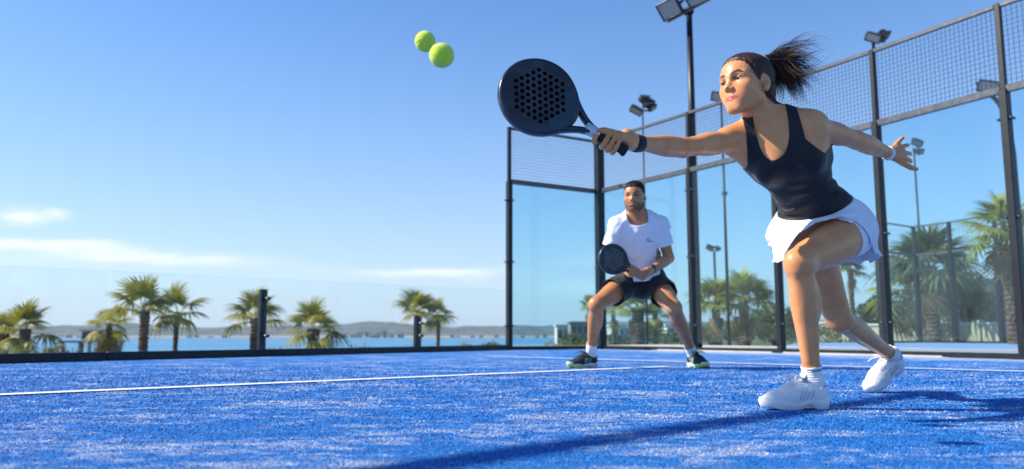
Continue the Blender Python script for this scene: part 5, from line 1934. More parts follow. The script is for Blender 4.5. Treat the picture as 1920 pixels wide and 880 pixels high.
            m.build('sock_mark', M_SMARK, so)
        shoe(body, hl, f_, u_, LEN, dict(upper=M_WSHOE, sole=M_WSOLE, lace=M_SOCK), sx, chunky=1.5, stripes=M_WSEAM, sr=.0015)
    # ---- wristbands, ear stud
    def band(c, ax, r, w, mt, nm, puff=.003):
        ax = nrm(ax); m = MB(); pts = []; rr_ = []
        for t in np.linspace(-1, 1, 13):
            pts.append(c + ax * (w / 2 * t)); rr_.append(r + puff * (1 - t * t) ** .5 + .0006 * math.cos(t * 22))
        pts = [pts[0]] + pts + [pts[-1]]; rr_ = [r * .86] + rr_ + [r * .86]
        m.tube(pts, rr_, 28)
        return m.build(nm, mt, body)
    fr = nrm(wrR - elR)
    band(wrR - fr * .012, fr, .0285, .042, M_BAND, 'wristband', .004)
    fl = nrm(wrL - elL)
    band(wrL - fl * .004, fl, .0272, .020, M_WHITEBAND, 'wristband', .0018)
    m = MB(); m.sphere(T(.0795, .000, -.028), .0032, 10, 8); m.build('earring', M_GOLD, body)

    # ---- hair: a tight cap drawn back to the ponytail
    Hs = Sculpt(); 
    Hs.ell(T(0, -.014, .052), (.0745 * HS, .094 * HS, .080 * HS), R, .02); Hs.ell(T(0, .020, .045), (.066 * HS, .072 * HS, .062 * HS), R, .025)
    Hs.ell(T(0, -.055, -.010), (.058 * HS, .050 * HS, .062 * HS), R, .03)
    Hs.ell(T(0, -.078, .100), (.030 * HS, .026 * HS, .030 * HS), R, .03)
    Vh, Fh = Hs.surface(.0026, iso=.004)
    if np.mean(np.sum(normals(Vh, Fh)[::40] * Hs.grad(Vh[::40]), 1)) < 0: Fh = Fh[:, ::-1]
    q = Rinv(Vh)
    gl = q[:, 1] - np.interp(q[:, 2], zz, yy) + vnoise(Vh, 55, 3, 2) * .006
    gl = np.maximum(gl, -.092 - q[:, 2])
    er = np.hypot((q[:, 1] + .003) / .0165, (q[:, 2] - .000) / .0285)
    gl = np.where(np.abs(q[:, 0]) > .05, np.maximum(gl, (1 - er) * .03), gl)
    # strand grooves run to the tie
    tie = np.array([0, -.088, .116])
    dv = q - tie; dn = dv / np.maximum(np.linalg.norm(dv, axis=1), 1e-6)[:, None]
    th_ = np.arctan2(dn[:, 0], dn[:, 1] * .6 - dn[:, 2])
    gro = np.sin(th_ * 70 + vnoise(Vh, 14, 7) * 4) * .0003 + np.sin(th_ * 27 + vnoise(Vh, 10, 9) * 4) * .0005
    gro *= smoothstep(0, -.03, gl)
    dsk = S.ev(Vh, S.p[:NT_])
    target = -.0012 + .0065 * smoothstep(0, -.035, gl)
    mv = np.where(dsk < .012, target - dsk, 0)
    Vh2 = Vh + S.grad(Vh) * mv[:, None] + normals(Vh, Fh) * gro[:, None]
    Vh2, Fh2 = clip_mesh(Vh2, Fh, gl)
    Vh2, Fh2 = keep_largest(Vh2, Fh2)
    q = Rinv(Vh2); dv = q - tie
    th2 = np.arctan2(dv[:, 0], dv[:, 1] * .6 - dv[:, 2])
    hair = shell('hair', Vh2, Fh2, .002, M_HAIRW, body, dict(strand=th2))
    # loose fine hairs lifting off the cap
    rf = np.random.default_rng(5); m = MB()
    ii = rf.choice(len(Vh2), 190, replace=False); nh = normals(Vh2, Fh2); tw = T(*tie)
    for i_ in ii:
        p_ = Vh2[i_].copy(); nn_ = nh[i_]; dd_ = nrm(tw - p_); L_ = min(rf.uniform(.03, .07), np.linalg.norm(tw - p_)); lift = rf.uniform(.001, .006)
        sd_ = np.cross(nn_, dd_) * rf.normal() * .006
        m.tube([p_ + dd_ * (L_ * t_) + nn_ * (.0005 + lift * math.sin(PI * t_ * .9)) + sd_ * t_ * t_ for t_ in np.linspace(0, 1, 6)], [.0005] * 5 + [.0002], 3, caps=False)
    m.build('loose_hair', M_HAIRT, hair)
    # scrunchie
    tc = T(0, -.098, .122); td = nrm(T(0, -.16, .150) - T(0, -.11, .118))
    X_ = nrm(np.cross(td, (0, 0, 1))); Y_ = np.cross(td, X_)
    m = MB(); pts = []
    N_ = 30
    Vt_ = []; 
    for i in range(N_):
        a_ = 2 * PI * i / N_
        c_ = tc + (X_ * math.cos(a_) + Y_ * math.sin(a_)) * .0185
        o_ = X_ * math.cos(a_) + Y_ * math.sin(a_)
        for k_ in range(8):
            b_ = 2 * PI * k_ / 8; rr_ = .0105 * (1 + .22 * math.sin(i * 2.7))
            Vt_.append(c_ + o_ * math.cos(b_) * rr_ + td * math.sin(b_) * rr_)
    m.smooth = True
    m.add(Vt_, [(i * 8 + k_, i * 8 + (k_ + 1) % 8, ((i + 1) % N_) * 8 + (k_ + 1) % 8, ((i + 1) % N_) * 8 + k_) for i in range(N_) for k_ in range(8)])
    m.build('scrunchie', M_SCRUNCH, hair)
    # flying ponytail
    rg = np.random.default_rng(21)
    m = MB()
    ex = V3((1, 0, 0)); ez = V3((0, 0, 1)); ey = V3((0, 1, 0))
    def guide(ang, L, wav, yb, start):
        d1 = nrm(td * 1.0 + ez * .10)
        d2 = nrm(ex * math.cos(ang) - ez * math.sin(ang) + ey * yb)
        pts = [start]; p_ = start.copy(); K = 13
        ph = rg.uniform(0, 6.28); ph2 = rg.uniform(0, 6.28); fq = rg.uniform(5, 9)
        curl = rg.normal(.25, .5)
        for k_ in range(1, K + 1):
            t = k_ / K
            dd = nrm(d1 * (1 - t) ** 2.4 * 1.3 + d2 * (.22 + t) + (ez * math.sin(ph + t * fq) + ey * math.cos(ph2 + t * fq)) * wav * t + ez * curl * (t - .5) * .8)
            p_ = p_ + dd * (L / K); pts.append(p_.copy())
        return pts
    def lock(ang, L, n_, r, wav, yb, spread):
        st_ = tc + (X_ * rg.normal() + Y_ * rg.normal()) * .009
        G = guide(ang, L, wav, yb, st_); K = len(G) - 1
        for _ in range(n_):
            o1 = V3(rg.normal(size=3)) * spread; o2 = V3(rg.normal(size=3)) * spread * 1.3; f_ = rg.uniform(.78, 1.12); ph = rg.uniform(0, 6.28)
            pts = []
            for k_ in range(K + 1):
                t = k_ / K
                b_ = G[0] + (G[k_] - G[0]) * (f_ if t > 0 else 1)
                env = math.sin(PI * min(t * .75 + .12, 1))
                pts.append(b_ + o1 * env + o2 * t * t + ez * math.sin(ph + t * 9) * .0016 * t)
            rr = r * rg.uniform(.7, 1.3)
            m.tube(pts, [rr * (1 if k_ < K * .55 else max(1 - (k_ - K * .55) / (K * .47), .04)) for k_ in range(K + 1)], 3, caps=False)
    for i in range(78):      # heavy locks behind the neck
        ang = math.radians(np.clip(rg.normal(60, 26), -8, 108))
        lock(ang, rg.uniform(.17, .275) * (.82 if ang > 1.3 else 1), 15, .0010, .46, rg.normal(0, .24), .0072)
    for i in range(48):      # wisps flying to the side
        ang = math.radians(rg.uniform(-30, 58))
        lock(ang, rg.uniform(.22, .335), 5, .00070, .75, rg.normal(0, .25), .0042)
    for i in range(40):
        lock(math.radians(rg.uniform(-42, 40)), rg.uniform(.14, .25), 1, .00045, .8, rg.normal(0, .3), .002)
    m.build('ponytail', M_HAIRT, hair)
    return body, butt, hand_a, hand_n, mU


WOMAN, W_BUTT, W_AX, W_N, W_U = build_woman()
# ================================================================== the man
M_SKINM = skin_mat('man_skin', (.56, .255, .115), (.46, .19, .078), (.40, .15, .11), (.010, .007, .006))
M_TEE = mat('white_tee_fabric', rough=.85, spec=.15, build=cloth_nodes((.80, .79, .82), (.75, .74, .78), 4, 500, .25))
M_SHORTS = mat('black_shorts_fabric', rough=.75, spec=.2, build=cloth_nodes((.010, .011, .014), (.015, .016, .02), 6, 500, .3))
M_BSHOE = mat('dark_shoe_upper', rough=.7, spec=.3, build=cloth_nodes((.022, .024, .028), (.035, .038, .042), 30, 700, .4, 0))
M_LIME = mat('lime_sole', rough=.5, build=noisy((.42, .62, .10), (.34, .52, .09), 30))
M_WHSOLE = mat('pale_sole', rough=.5, build=noisy((.62, .66, .60), (.52, .57, .50), 30))
M_MINT = mat('mint_stripe', (.25, .55, .48), .5)
M_HAIRM = mat('black_hair', rough=.6, spec=.2, build=hair_nodes((.008, .006, .005), (.022, .015, .011), (30, 30, 30)))
M_LOGO = mat('shirt_emblem', (.012, .013, .02), .7)
M_WATCH = mat('watch_black', (.012, .012, .014), .35)


def build_man():
    S = Sculpt()
    PP = lambda a, b, c: V3(P(a, b, c))
    YF = 6.55
    kneeR = PP(1119, 571, 6.30); kneeL = PP(1263, 577, 6.27)
    hipR = PP(1181, 528, 6.58); hipL = PP(1226, 528, 6.58)
    # feet: image left one points left, the other towards the camera and right
    LEN = .285
    ffR = nrm((-.86, -.50, 0)); hR = PP(1118, 684, 6.62); hR[2] = .001
    ffL = nrm((.26, -.96, 0)); hL = PP(1294, 681, 6.70); hL[2] = .001
    up = V3((0, 0, 1))
    ankR = hR + .055 * ffR + .10 * up; ankL = hL + .055 * ffL + .10 * up
    shR = PP(1158, 423, 6.37); shL = PP(1237, 421, 6.37)
    elR = PP(1142, 483, 6.42); wrR = PP(1177, 509, 6.26)
    elL = PP(1254, 484, 6.44); wrL = PP(1220, 508, 6.25)
    neck = PP(1193, 402, 6.37)
    pel = (hipL + hipR) / 2
    U = nrm(neck - pel); Ls = nrm(shL - shR); Fc = nrm(np.cross(Ls, U))
    sp = lambda t: pel + (neck - pel) * t
    st = [(-.02, .155, .110), (.14, .150, .108), (.32, .145, .102), (.50, .152, .106), (.68, .170, .115), (.82, .168, .108), (.93, .125, .075)]
    for i in range(len(st) - 1):
        S.econe(sp(st[i][0]), sp(st[i + 1][0]), st[i][1:], st[i + 1][1:], Ls, .03)
    for s_, sg in ((shL, 1), (shR, -1)):
        S.cone(neck + U * .022 - Fc * .02, s_ + U * .008, .032, .045, .04)
        S.cone(sp(.75) + Ls * sg * .09 + Fc * .03, s_ - U * .01, .075, .06, .05)
    hf_ = nrm((-.34, -.94, -.02)); R = frame(hf_, (-.03, -.06, 1))
    HS = 1.10
    O = PP(1190, 374, 6.31)
    S.econe(neck - U * .04, O - .012 * R[1] - .035 * R[2], (.066, .064), (.060, .062), Ls, .04)
    T = add_head(S, O, R, HS, True)
    NT_ = len(S.p)
    def leg(hip, knee, ank, fwd):
        ax = nrm(knee - hip); sh = nrm(ank - knee)
        back = -V3(fwd); back = nrm(back - sh * back.dot(sh)); bt = -V3(fwd); bt = nrm(bt - ax * bt.dot(ax))
        tp = lambda t: hip + (knee - hip) * t; q = lambda t: knee + (ank - knee) * t
        S.chain([hip, tp(.25), tp(.5), tp(.75), tp(.9), knee], [.098, .095, .086, .072, .063, .060], .03, .05)
        S.ell(tp(.5) - bt * .022, (.056, .056, .13), np.stack([np.cross(ax, bt), bt, ax]), .03)
        S.ell(knee - back * .024, (.038, .036, .042), None, .03)
        S.chain([knee, q(.16), q(.34), q(.56), q(.78), q(1.0)], [.057, .055, .056, .047, .038, .037], .025, .03)
        for sg in (1, -1):
            S.ell(q(.30) + back * .024 + np.cross(back, sh) * sg * .018, (.034, .034, .090), np.stack([np.cross(back, sh), back, sh]), .03)
    leg(hipR, kneeR, ankR, nrm(ffR + V3((0, -.6, 0)))); leg(hipL, kneeL, ankL, ffL)
    for hl, f_ in ((hR, ffR), (hL, ffL)):
        W = lambda x, z: hl + f_ * x + up * z
        S.cone(W(.055, .10), W(.05, .05), .036, .03, .02); S.cone(W(.06, .055), W(.16, .038), .03, .028, .02); S.cone(W(.16, .036), W(.23, .028), .028, .02, .015)
    def arm(sh, el, wr):
        ua = nrm(el - sh); fa = nrm(wr - el); bend = nrm(np.cross(np.cross(ua, fa), ua))
        p = lambda t: sh + (el - sh) * t; q = lambda t: el + (wr - el) * t
        S.chain([sh, p(.3), p(.6), p(.85), el], [.056, .052, .047, .043, .041], .02, .035)
        S.ell(sh + ua * .03, (.058, .058, .07), np.stack([np.cross(ua, bend), bend, ua]), .03)
        S.ell(p(.52) + bend * .018, (.034, .032, .08), np.stack([np.cross(ua, bend), bend, ua]), .02)
        S.chain([el, q(.2), q(.42), q(.7), q(1.0)], [.041, .046, .045, .036, .030], .02)
    arm(shR, elR, wrR); arm(shL, elL, wrL)
    # both hands on the racket
    butt = PP(1211, 521, 6.17); rh = PP(1147, 485, 6.08)
    a = nrm(rh - butt); view = nrm(V3((0, 0, CAM_H)) - butt); nv = nrm(view - a * view.dot(a))
    mU = np.cross(nv, a); mU = mU if mU[2] > 0 else -mU
    fist(S, wrL, butt + a * .048, a, -nv, mU, False, 1.12)
    fist(S, wrR, butt + a * .118, a, nrm(-nv), -mU, False, 1.05)
    V, F = S.surface(.0046)
    V = relax(V, F, 2, .5)
    Nn = normals(V, F)
    if np.mean(np.sum(Nn[::50] * S.grad(V[::50]), 1)) < 0: F = F[:, ::-1]
    Rinv = lambda X: ((X - O) @ R.T) / HS
    headm = np.linalg.norm(V - O, axis=1) < .2
    masks = [np.zeros(len(V)) for _ in range(5)]
    for mk, val in zip(masks, head_paint(Rinv, V[headm], True)): mk[headm] = val
    # beard
    def beard_g(q):
        """negative where the beard grows"""
        ax = np.abs(q[:, 0])
        line_ = np.interp(q[:, 1], [-.03, .010, .03, .055, .075, .10], [.02, .004, -.028, -.040, -.0300, -.0285])
        g = np.maximum(q[:, 2] - line_, -.094 - q[:, 2])
        g = np.maximum(g, .006 - q[:, 1])
        lip = 1 - np.hypot(ax / .026, (q[:, 2] + .0492) / .0085)
        return np.where(q[:, 1] > .06, np.maximum(g, lip * .012), g)
    me = np_mesh('person', V, F)
    for nm, mk in zip(('lips', 'brow', 'lid_ear_shade', 'blush', 'lash'), masks): set_mask(me, nm, mk)
    stb = np.zeros(len(V)); qh = Rinv(V[headm])
    stb[headm] = smoothstep(.006, -.010, beard_g(qh)) * .86 * (np.hypot(qh[:, 0], qh[:, 1]) < .12) * (.85 + .5 * vnoise(V[headm], 120, 3))
    zz0 = [-.12, -.085, -.06, -.035, -.018, -.002, .015, .03, .045, .060, .072, .080, .09, .2]
    yy0 = [-.085, -.080, -.066, -.045, -.020, .014, .016, .034, .048, .056, .062, .075, .3, .3]
    fade = smoothstep(.004, -.006, np.maximum(qh[:, 1] - np.interp(qh[:, 2], zz0, yy0), -.07 - qh[:, 2])) * (np.hypot(qh[:, 0], qh[:, 1]) < .108)
    earm = smoothstep(1.25, .95, np.hypot((qh[:, 1] + .006) / .020, (qh[:, 2] - .002) / .033)) * (np.abs(qh[:, 0]) > .062)
    stb[headm] = np.maximum(stb[headm], fade * (1 - earm) * (.55 + .4 * smoothstep(-.02, .04, qh[:, 2])))
    set_mask(me, 'stubble', stb)
    body = link_mesh('person', me, M_SKINM, None, (pel[0], pel[1], 0))
    tag(body, 'bearded man in white t-shirt and black shorts crouching ready near the glass corner', 'person')
    g_ = nrm(V3((0, 0, .6)) - O)
    for sx in (1, -1): eye(T, R, O, sx, nrm(R[1] + .3 * g_), body, HS)
    # hair
    Hs = Sculpt()
    Hs.ell(T(0, -.014, .052), (.0745 * HS, .094 * HS, .080 * HS), R, .02); Hs.ell(T(0, .020, .045), (.066 * HS, .072 * HS, .062 * HS), R, .025)
    Hs.ell(T(0, -.055, -.010), (.058 * HS, .050 * HS, .062 * HS), R, .03)
    Vh, Fh = Hs.surface(.004, iso=.004)
    if np.mean(np.sum(normals(Vh, Fh)[::40] * Hs.grad(Vh[::40]), 1)) < 0: Fh = Fh[:, ::-1]
    q = Rinv(Vh)
    zz = [-.12, -.085, -.06, -.035, -.018, -.002, .015, .03, .045, .060, .072, .080, .09, .2]
    yy = [-.085, -.080, -.066, -.045, -.020, .014, .016, .034, .048, .056, .062, .075, .3, .3]
    gl = np.maximum(q[:, 1] - np.interp(q[:, 2], zz, yy) + vnoise(Vh, 60, 3) * .004, .030 + vnoise(Vh, 70, 5) * .012 - q[:, 2])
    er = np.hypot((q[:, 1] + .004) / .0185, (q[:, 2] - .002) / .034)
    gl = np.where(np.abs(q[:, 0]) > .05, np.maximum(gl, (1 - er) * .03), gl)
    dsk = S.ev(Vh, S.p[:NT_])
    tall = .0015 + .009 * smoothstep(.06, .12, q[:, 2])
    target = -.001 + tall * smoothstep(0, -.022, gl) + vnoise(Vh, 90, 4, 2) * .003 * smoothstep(0, -.02, gl)
    Vh2 = Vh + Hs.grad(Vh) * np.clip(target - dsk, -.03, .03)[:, None]
    Vh2, Fh2 = clip_mesh(Vh2, Fh, gl); Vh2, Fh2 = keep_largest(Vh2, Fh2)
    shell('hair', Vh2, Fh2, .002, M_HAIRM, body)

    # ---- t-shirt
    TS = Sculpt()
    for i in range(len(st) - 1):
        lo_ = .026 if st[i][0] < .4 else .014
        TS.econe(sp(st[i][0]), sp(st[i + 1][0]), (st[i][1] + lo_, st[i][2] + lo_ + .006), (st[i + 1][1] + .014, st[i + 1][2] + .014), Ls, .04)
    for s_, e_, sg in ((shL, elL, 1), (shR, elR, -1)):
        TS.cone(neck + U * .010 - Fc * .02, s_ + U * .006, .042, .058, .04)
        TS.cone(sp(.75) + Ls * sg * .09 + Fc * .03, s_ - U * .01, .084, .066, .05)
        TS.cone(s_, s_ + (e_ - s_) * .8, .064, .069, .03)
        TS.cone(sp(.62) + Ls * sg * .11, s_ - U * .05, .07, .05, .05)
    Vt, Ft = TS.surface(.006)
    Vt = relax(Vt, Ft, 3, .5)
    if np.mean(np.sum(normals(Vt, Ft)[::40] * TS.grad(Vt[::40]), 1)) < 0: Ft = Ft[:, ::-1]
    Cs = (shL + shR) / 2
    def gtee(X):
        u = (X - Cs) @ Ls; w = (X - Cs) @ U
        g = (w * -1) - .44 + .0 * u
        for s_, e_ in ((shL, elL), (shR, elR)):
            ua = nrm(e_ - s_); L_ = np.linalg.norm(e_ - s_)
            al = (X - s_) @ ua; rad_ = np.linalg.norm((X - s_) - al[:, None] * ua, axis=1)
            side = np.sign((s_ - Cs) @ Ls)
            g = np.where((rad_ < .105) & (al > .05) & (u * side > .135), np.maximum(g, al - .175), g)
        nd = nrm(O - neck); al = (X - neck) @ nd; rd = np.linalg.norm((X - neck) - al[:, None] * nd, axis=1)
        fr = (X - neck) @ Fc
        g = np.where(al > -.11, np.maximum(g, .070 + .058 * np.clip(fr / .1, -.3, 1) - rd), g)
        return np.maximum(g, np.where(w > .17, 1, -1))
    Vt, Ft = clip_mesh(Vt, Ft, gtee(Vt)); Vt, Ft = keep_largest(Vt, Ft)
    n_ = normals(Vt, Ft); u = (Vt - Cs) @ Ls; w = (Vt - Cs) @ U
    fol = np.sin((w * 32 + np.abs(u) * 46) + vnoise(Vt, 6, 2) * 5) * .0085 * (.3 + np.abs(vnoise(Vt, 5, 3)) * 1.4) + vnoise(Vt, 11, 4, 2) * .012
    Vt = Vt + n_ * fol[:, None]
    for _ in range(2):
        d = S.ev(Vt); m_ = d < .006; Vt[m_] += S.grad(Vt[m_]) * (.006 - d[m_])[:, None]
    tee = shell('t_shirt', Vt, Ft, .003, M_TEE, body)
    # rolled neckband
    nd = nrm(O - neck)
    # small dark emblem on the chest: an arched stroke above a slanted bar
    def on_chest(uu, ww):
        o = Cs + Ls * uu + U * ww + Fc * .3
        lo_, hi_ = 0.0, .3
        X = np.array([o - Fc * t for t in np.linspace(0, .3, 400)])
        dd = np.linalg.norm(Vt[None, :, :][0][:, None, :] - X[None, ::8, :], axis=2).min(1)
        near = Vt[np.argsort(dd)[:3]]
        t = ((o - near) @ Fc).min()
        return o - Fc * (t - .0035)
    m = MB()
    e0 = (.062, -.108)
    pts = [on_chest(e0[0] + .020 * math.cos(t) - .004, e0[1] + .022 * math.sin(t)) for t in np.linspace(math.radians(175), math.radians(60), 6)]
    m.tube(pts, [.0028, .004, .0045, .0045, .0035, .0022], 6, flat=.35)
    pts = [on_chest(e0[0] + x, e0[1] + y) for x, y in ((-.020, -.002), (-.008, .000), (.006, -.003), (.018, -.006))]
    m.tube(pts, [.004, .0055, .006, .005], 6, flat=.3)
    m.build('emblem', M_LOGO, tee)

    # ---- shorts
    SS = Sculpt()
    SS.econe(sp(-.03), sp(.16), (.172, .128), (.160, .118), Ls, .03)
    hems = []
    for hp, kn, sg in ((hipR, kneeR, -1), (hipL, kneeL, 1)):
        ax = nrm(kn - hp); e = hp + (kn - hp) * .70
        SS.cone(hp, e, .110, .113, .04); hems.append((hp, ax, np.linalg.norm(kn - hp) * .50))
        SS.ell(hp - Fc * .05, (.10, .10, .11), None, .04)
    Vs, Fs = SS.surface(.006); Vs = relax(Vs, Fs, 3, .5)
    if np.mean(np.sum(normals(Vs, Fs)[::40] * SS.grad(Vs[::40]), 1)) < 0: Fs = Fs[:, ::-1]
    g = ((Vs - pel) @ U) - .12
    dl = [np.linalg.norm((Vs - hp) - np.clip((Vs - hp) @ ax, 0, 1)[:, None] * ax, axis=1) for hp, ax, L_ in hems]
    for k_, (hp, ax, L_) in enumerate(hems):
        al = (Vs - hp) @ ax
        drop = .018 * np.clip(-((Vs - hp) @ V3((0, 0, 1))) / .12, -1, 1)
        g = np.where((dl[k_] <= dl[1 - k_]) & (al > .05), np.maximum(g, al - L_ - drop), g)
    Vs, Fs = clip_mesh(Vs, Fs, g); Vs, Fs = keep_largest(Vs, Fs)
    n_ = normals(Vs, Fs)
    Vs = Vs + n_ * (vnoise(Vs, 9, 5, 2) * .010 + np.sin(((Vs - pel) @ U) * 70 + vnoise(Vs, 6, 1) * 6) * .002)[:, None]
    for _ in range(2):
        d = S.ev(Vs); m_ = d < .006; Vs[m_] += S.grad(Vs[m_]) * (.006 - d[m_])[:, None]
    so = shell('shorts', Vs, Fs, .003, M_SHORTS, body)
    # ---- socks, shoes, watch
    for ank, knee, hl, f_, sx in ((ankR, kneeR, hR, ffR, -1), (ankL, kneeL, hL, ffL, 1)):
        ax = nrm(knee - ank); hgt = (V - ank) @ ax; dist = np.linalg.norm(V - ank, axis=1)
        gg = np.where(dist < .17, np.maximum(hgt - .115, -.06 - hgt), 1.0)
        Vk, Fk = clip_mesh(V, F, gg); Vk, Fk = keep_largest(Vk, Fk)
        hh = (Vk - ank) @ ax
        shell('sock', Vk + normals(Vk, Fk) * (.005 + .001 * np.sin(hh * 500) + vnoise(Vk, 40, 1) * .002)[:, None], Fk, .003, M_SOCK, body)
        shoe(body, hl, f_, up, LEN, dict(upper=M_BSHOE, sole=M_WHSOLE, lace=M_BSHOE, tip=M_LIME), sx, chunky=1.0, stripes=M_MINT)
    fl = nrm(wrL - elL)
    m = MB(); c = wrL - fl * .02
    m.tube([c - fl * .012, c - fl * .010, c + fl * .010, c + fl * .012], [.032, .0345, .0345, .032], 24)
    vv = nrm(V3((0, 0, CAM_H)) - c); vv = nrm(vv - fl * vv.dot(fl)); vv = nrm(vv + .5 * np.cross(fl, vv) * (1 if np.cross(fl, vv)[2] > 0 else -1))
    m.box(c + vv * .038, (.036, .036, .012), (Vector(fl), Vector(np.cross(vv, fl)), Vector(vv)), .006)
    m.build('wristwatch', M_WATCH, body)
    return body, butt, a, nrm(nv + .30 * mU - .1 * a)


MAN, M_BUTT, M_AX, M_NRM = build_man()
# ================================================================== rackets and balls
M_RACKF = mat('racket_face', rough=.48, spec=.22, build=noisy((.028, .031, .037), (.060, .066, .076), 14, 6, .15, .001, 240, .35, .75))
M_HOLE = mat('hole_wall', (.006, .007, .008), .8, 0, .08)
M_HOLE2 = mat('lit_hole_wall', (.30, .36, .36), .35)  # light showing in the holes is painted as a pale wall colour
M_RACKR = mat('racket_rim', rough=.28, spec=.5, build=noisy((.010, .014, .024), (.014, .028, .052), 6, 3))
M_RACKT = mat('racket_teal', rough=.42, spec=.4, build=noisy((.018, .06, .085), (.02, .035, .05), 9, 5))
M_GRIPW = mat('racket_collar', rough=.4, metal=.3, build=noisy((.60, .60, .60), (.46, .46, .47), 30))
M_GRIPB = mat('grip_tape', rough=.85, build=noisy((.010, .010, .011), (.02, .02, .022), 60, 3, .4, .001, 300))


def racket(butt, a, n, label, length=.455, face_m=None, rim_m=None, collar=True, up=None, group=None, tint=None, hole_m=None):
    """a: butt to head, n: face normal; teardrop head of thick foam with drilled holes, forked throat, round handle"""
    butt = V3(butt); a = nrm(a); n = V3(n); n = nrm(n - a * (n @ a)); s = np.cross(n, a)
    face_m = face_m or M_RACKF; rim_m = rim_m or M_RACKR
    W = lambda x, y, z: butt + a * x + s * y + n * z        # x along the axis
    k = length / .455
    root = empty('padel_racket', tuple(butt), label, 'padel racket', group)
    th = .019
    cx, R_ = .325, .130
    # outline of the head, teardrop towards the throat
    def outline(phi, sh=0.0):
        x = math.cos(phi); y = math.sin(phi)
        r = R_ - sh
        X = cx + r * x * (1.0 if x > 0 else 1.06)
        Y = r * y * (.965 if x > 0 else .965 * (1 - .16 * x * x))
        return X * k, Y * k
    NA = 72
    rim = []
    m = MB(); m.smooth = True
    prof = [(.010, th), (.003, th * .97), (0, th * .62), (-.0012, 0), (0, -th * .62), (.003, -th * .97), (.010, -th)]
    Vs = []
    for i in range(NA):
        ph = 2 * PI * i / NA
        for sh, z in prof:
            X, Y = outline(ph, sh); Vs.append(W(X, Y, z * k))
    P_ = len(prof)
    m.add(Vs, [(i * P_ + j, i * P_ + j + 1, ((i + 1) % NA) * P_ + j + 1, ((i + 1) % NA) * P_ + j) for i in range(NA) for j in range(P_ - 1)])
    m.build('rim', rim_m, root)
    # drilled faces: holes on a grid, each side a triangulated sheet with real holes, walls between
    holes = []
    pit = .0215
    for r in range(-5, 6):
        for c in range(-5, 6):
            hx = (c + (.5 if r % 2 else 0)) * pit; hy = r * pit * .86
            if hx * hx + hy * hy * 1.05 < .088 ** 2: holes.append((cx + hx, hy))
    hr = .0071
    # build with a mesh of triangles by Delaunay of outline + hole rings
    from mathutils.geometry import delaunay_2d_cdt
    pts = []; edges = []; faces = []
    def ringpts(lst):
        b = len(pts); pts.extend([Vector(p) for p in lst]); nn = len(lst)
        edges.extend([(b + i, b + (i + 1) % nn) for i in range(nn)])
    ringpts([outline(2 * PI * i / NA, .0095) for i in range(NA)])
    for hx, hy in holes:
        ringpts([((hx + hr * math.cos(2 * PI * q / 10)) * k, (hy + hr * math.sin(2 * PI * q / 10)) * k) for q in range(10)])
    vo, eo, fo, *_ = delaunay_2d_cdt(pts, edges, [], 1, 1e-7)
    keep = []
    for f in fo:
        c = sum((vo[i] for i in f), Vector((0, 0))) / len(f)
        if not any((c.x / k - hx) ** 2 + (c.y / k - hy) ** 2 < (hr * .93) ** 2 for hx, hy in holes): keep.append(f)
    for side in (1, -1):
        m = MB(); m.smooth = False
        vs = [W(v.x, v.y, side * th * k * .985) for v in vo]
        def area(f): 
            return sum(vo[f[i]].x * vo[f[(i + 1) % len(f)]].y - vo[f[(i + 1) % len(f)]].x * vo[f[i]].y for i in range(len(f)))
        mats_ = [face_m] + ([tint] if tint else [])
        for f in keep:
            f = tuple(f)
            if area(f) * side < 0: f = f[::-1]
            c = sum((vo[i] for i in f), Vector((0, 0))) / len(f)
            m.f.append(f); m.mi.append(1 if (tint and c.x / k < cx - .075) else 0); m.sm.append(False)
        m.v = [tuple(q) for q in vs]
        m.build('face', mats_, root)
    m = MB(); m.smooth = True
    for hx, hy in holes:
        vs = []
        for z in (th, -th):
            for q in range(10): vs.append(W((hx + hr * math.cos(2 * PI * q / 10)) * k, (hy + hr * math.sin(2 * PI * q / 10)) * k, z * k * .984))
        m.add(vs, [(q, 10 + q, 10 + (q + 1) % 10, (q + 1) % 10) for q in range(10)])
    o = m.build('drilled_hole', hole_m or M_HOLE, root); o['kind'] = 'stuff'
    # forked throat
    m = MB(); m.smooth = True
    for sg in (1, -1):
        pp = catmull([(.135, sg * .010, 0), (.165, sg * .021, 0), (.205, sg * .047, 0), (.245, sg * .082, 0)], 5)
        vs = []
        for i, p in enumerate(pp):
            w_ = .0078 + .003 * i / len(pp)
            d = pp[min(i + 1, len(pp) - 1)] - pp[max(i - 1, 0)]; d = d / np.linalg.norm(d); pd = np.array([-d[1], d[0]])
            for q in range(10):
                b_ = 2 * PI * q / 10; cb, sb = math.cos(b_), math.sin(b_)
                e_ = lambda v: math.copysign(abs(v) ** .6, v)
                vs.append(W((p[0] + pd[0] * w_ * e_(cb)) * k, (p[1] + pd[1] * w_ * e_(cb)) * k, .0165 * e_(sb) * k))
        m.add(vs, [(i * 10 + q, i * 10 + (q + 1) % 10, (i + 1) * 10 + (q + 1) % 10, (i + 1) * 10 + q) for i in range(len(pp) - 1) for q in range(10)])
    m.build('throat', rim_m, root)
    # collar and handle
    def lathe(name, st, mt, e=.8):
        m = MB(); m.smooth = True; vs = []
        for x, ry, rz in st:
            for q in range(16):
                b_ = 2 * PI * q / 16
                f_ = lambda v: math.copysign(abs(v) ** e, v)
                vs.append(W(x * k, ry * f_(math.cos(b_)) * k, rz * f_(math.sin(b_)) * k))
        nS = len(st)
        m.add(vs, [(i * 16 + q, i * 16 + (q + 1) % 16, (i + 1) * 16 + (q + 1) % 16, (i + 1) * 16 + q) for i in range(nS - 1) for q in range(16)])
        m.add(vs[:16], [tuple(range(16))[::-1]], False); m.add(vs[-16:], [tuple(range(16))], False)
        return m.build(name, mt, root)
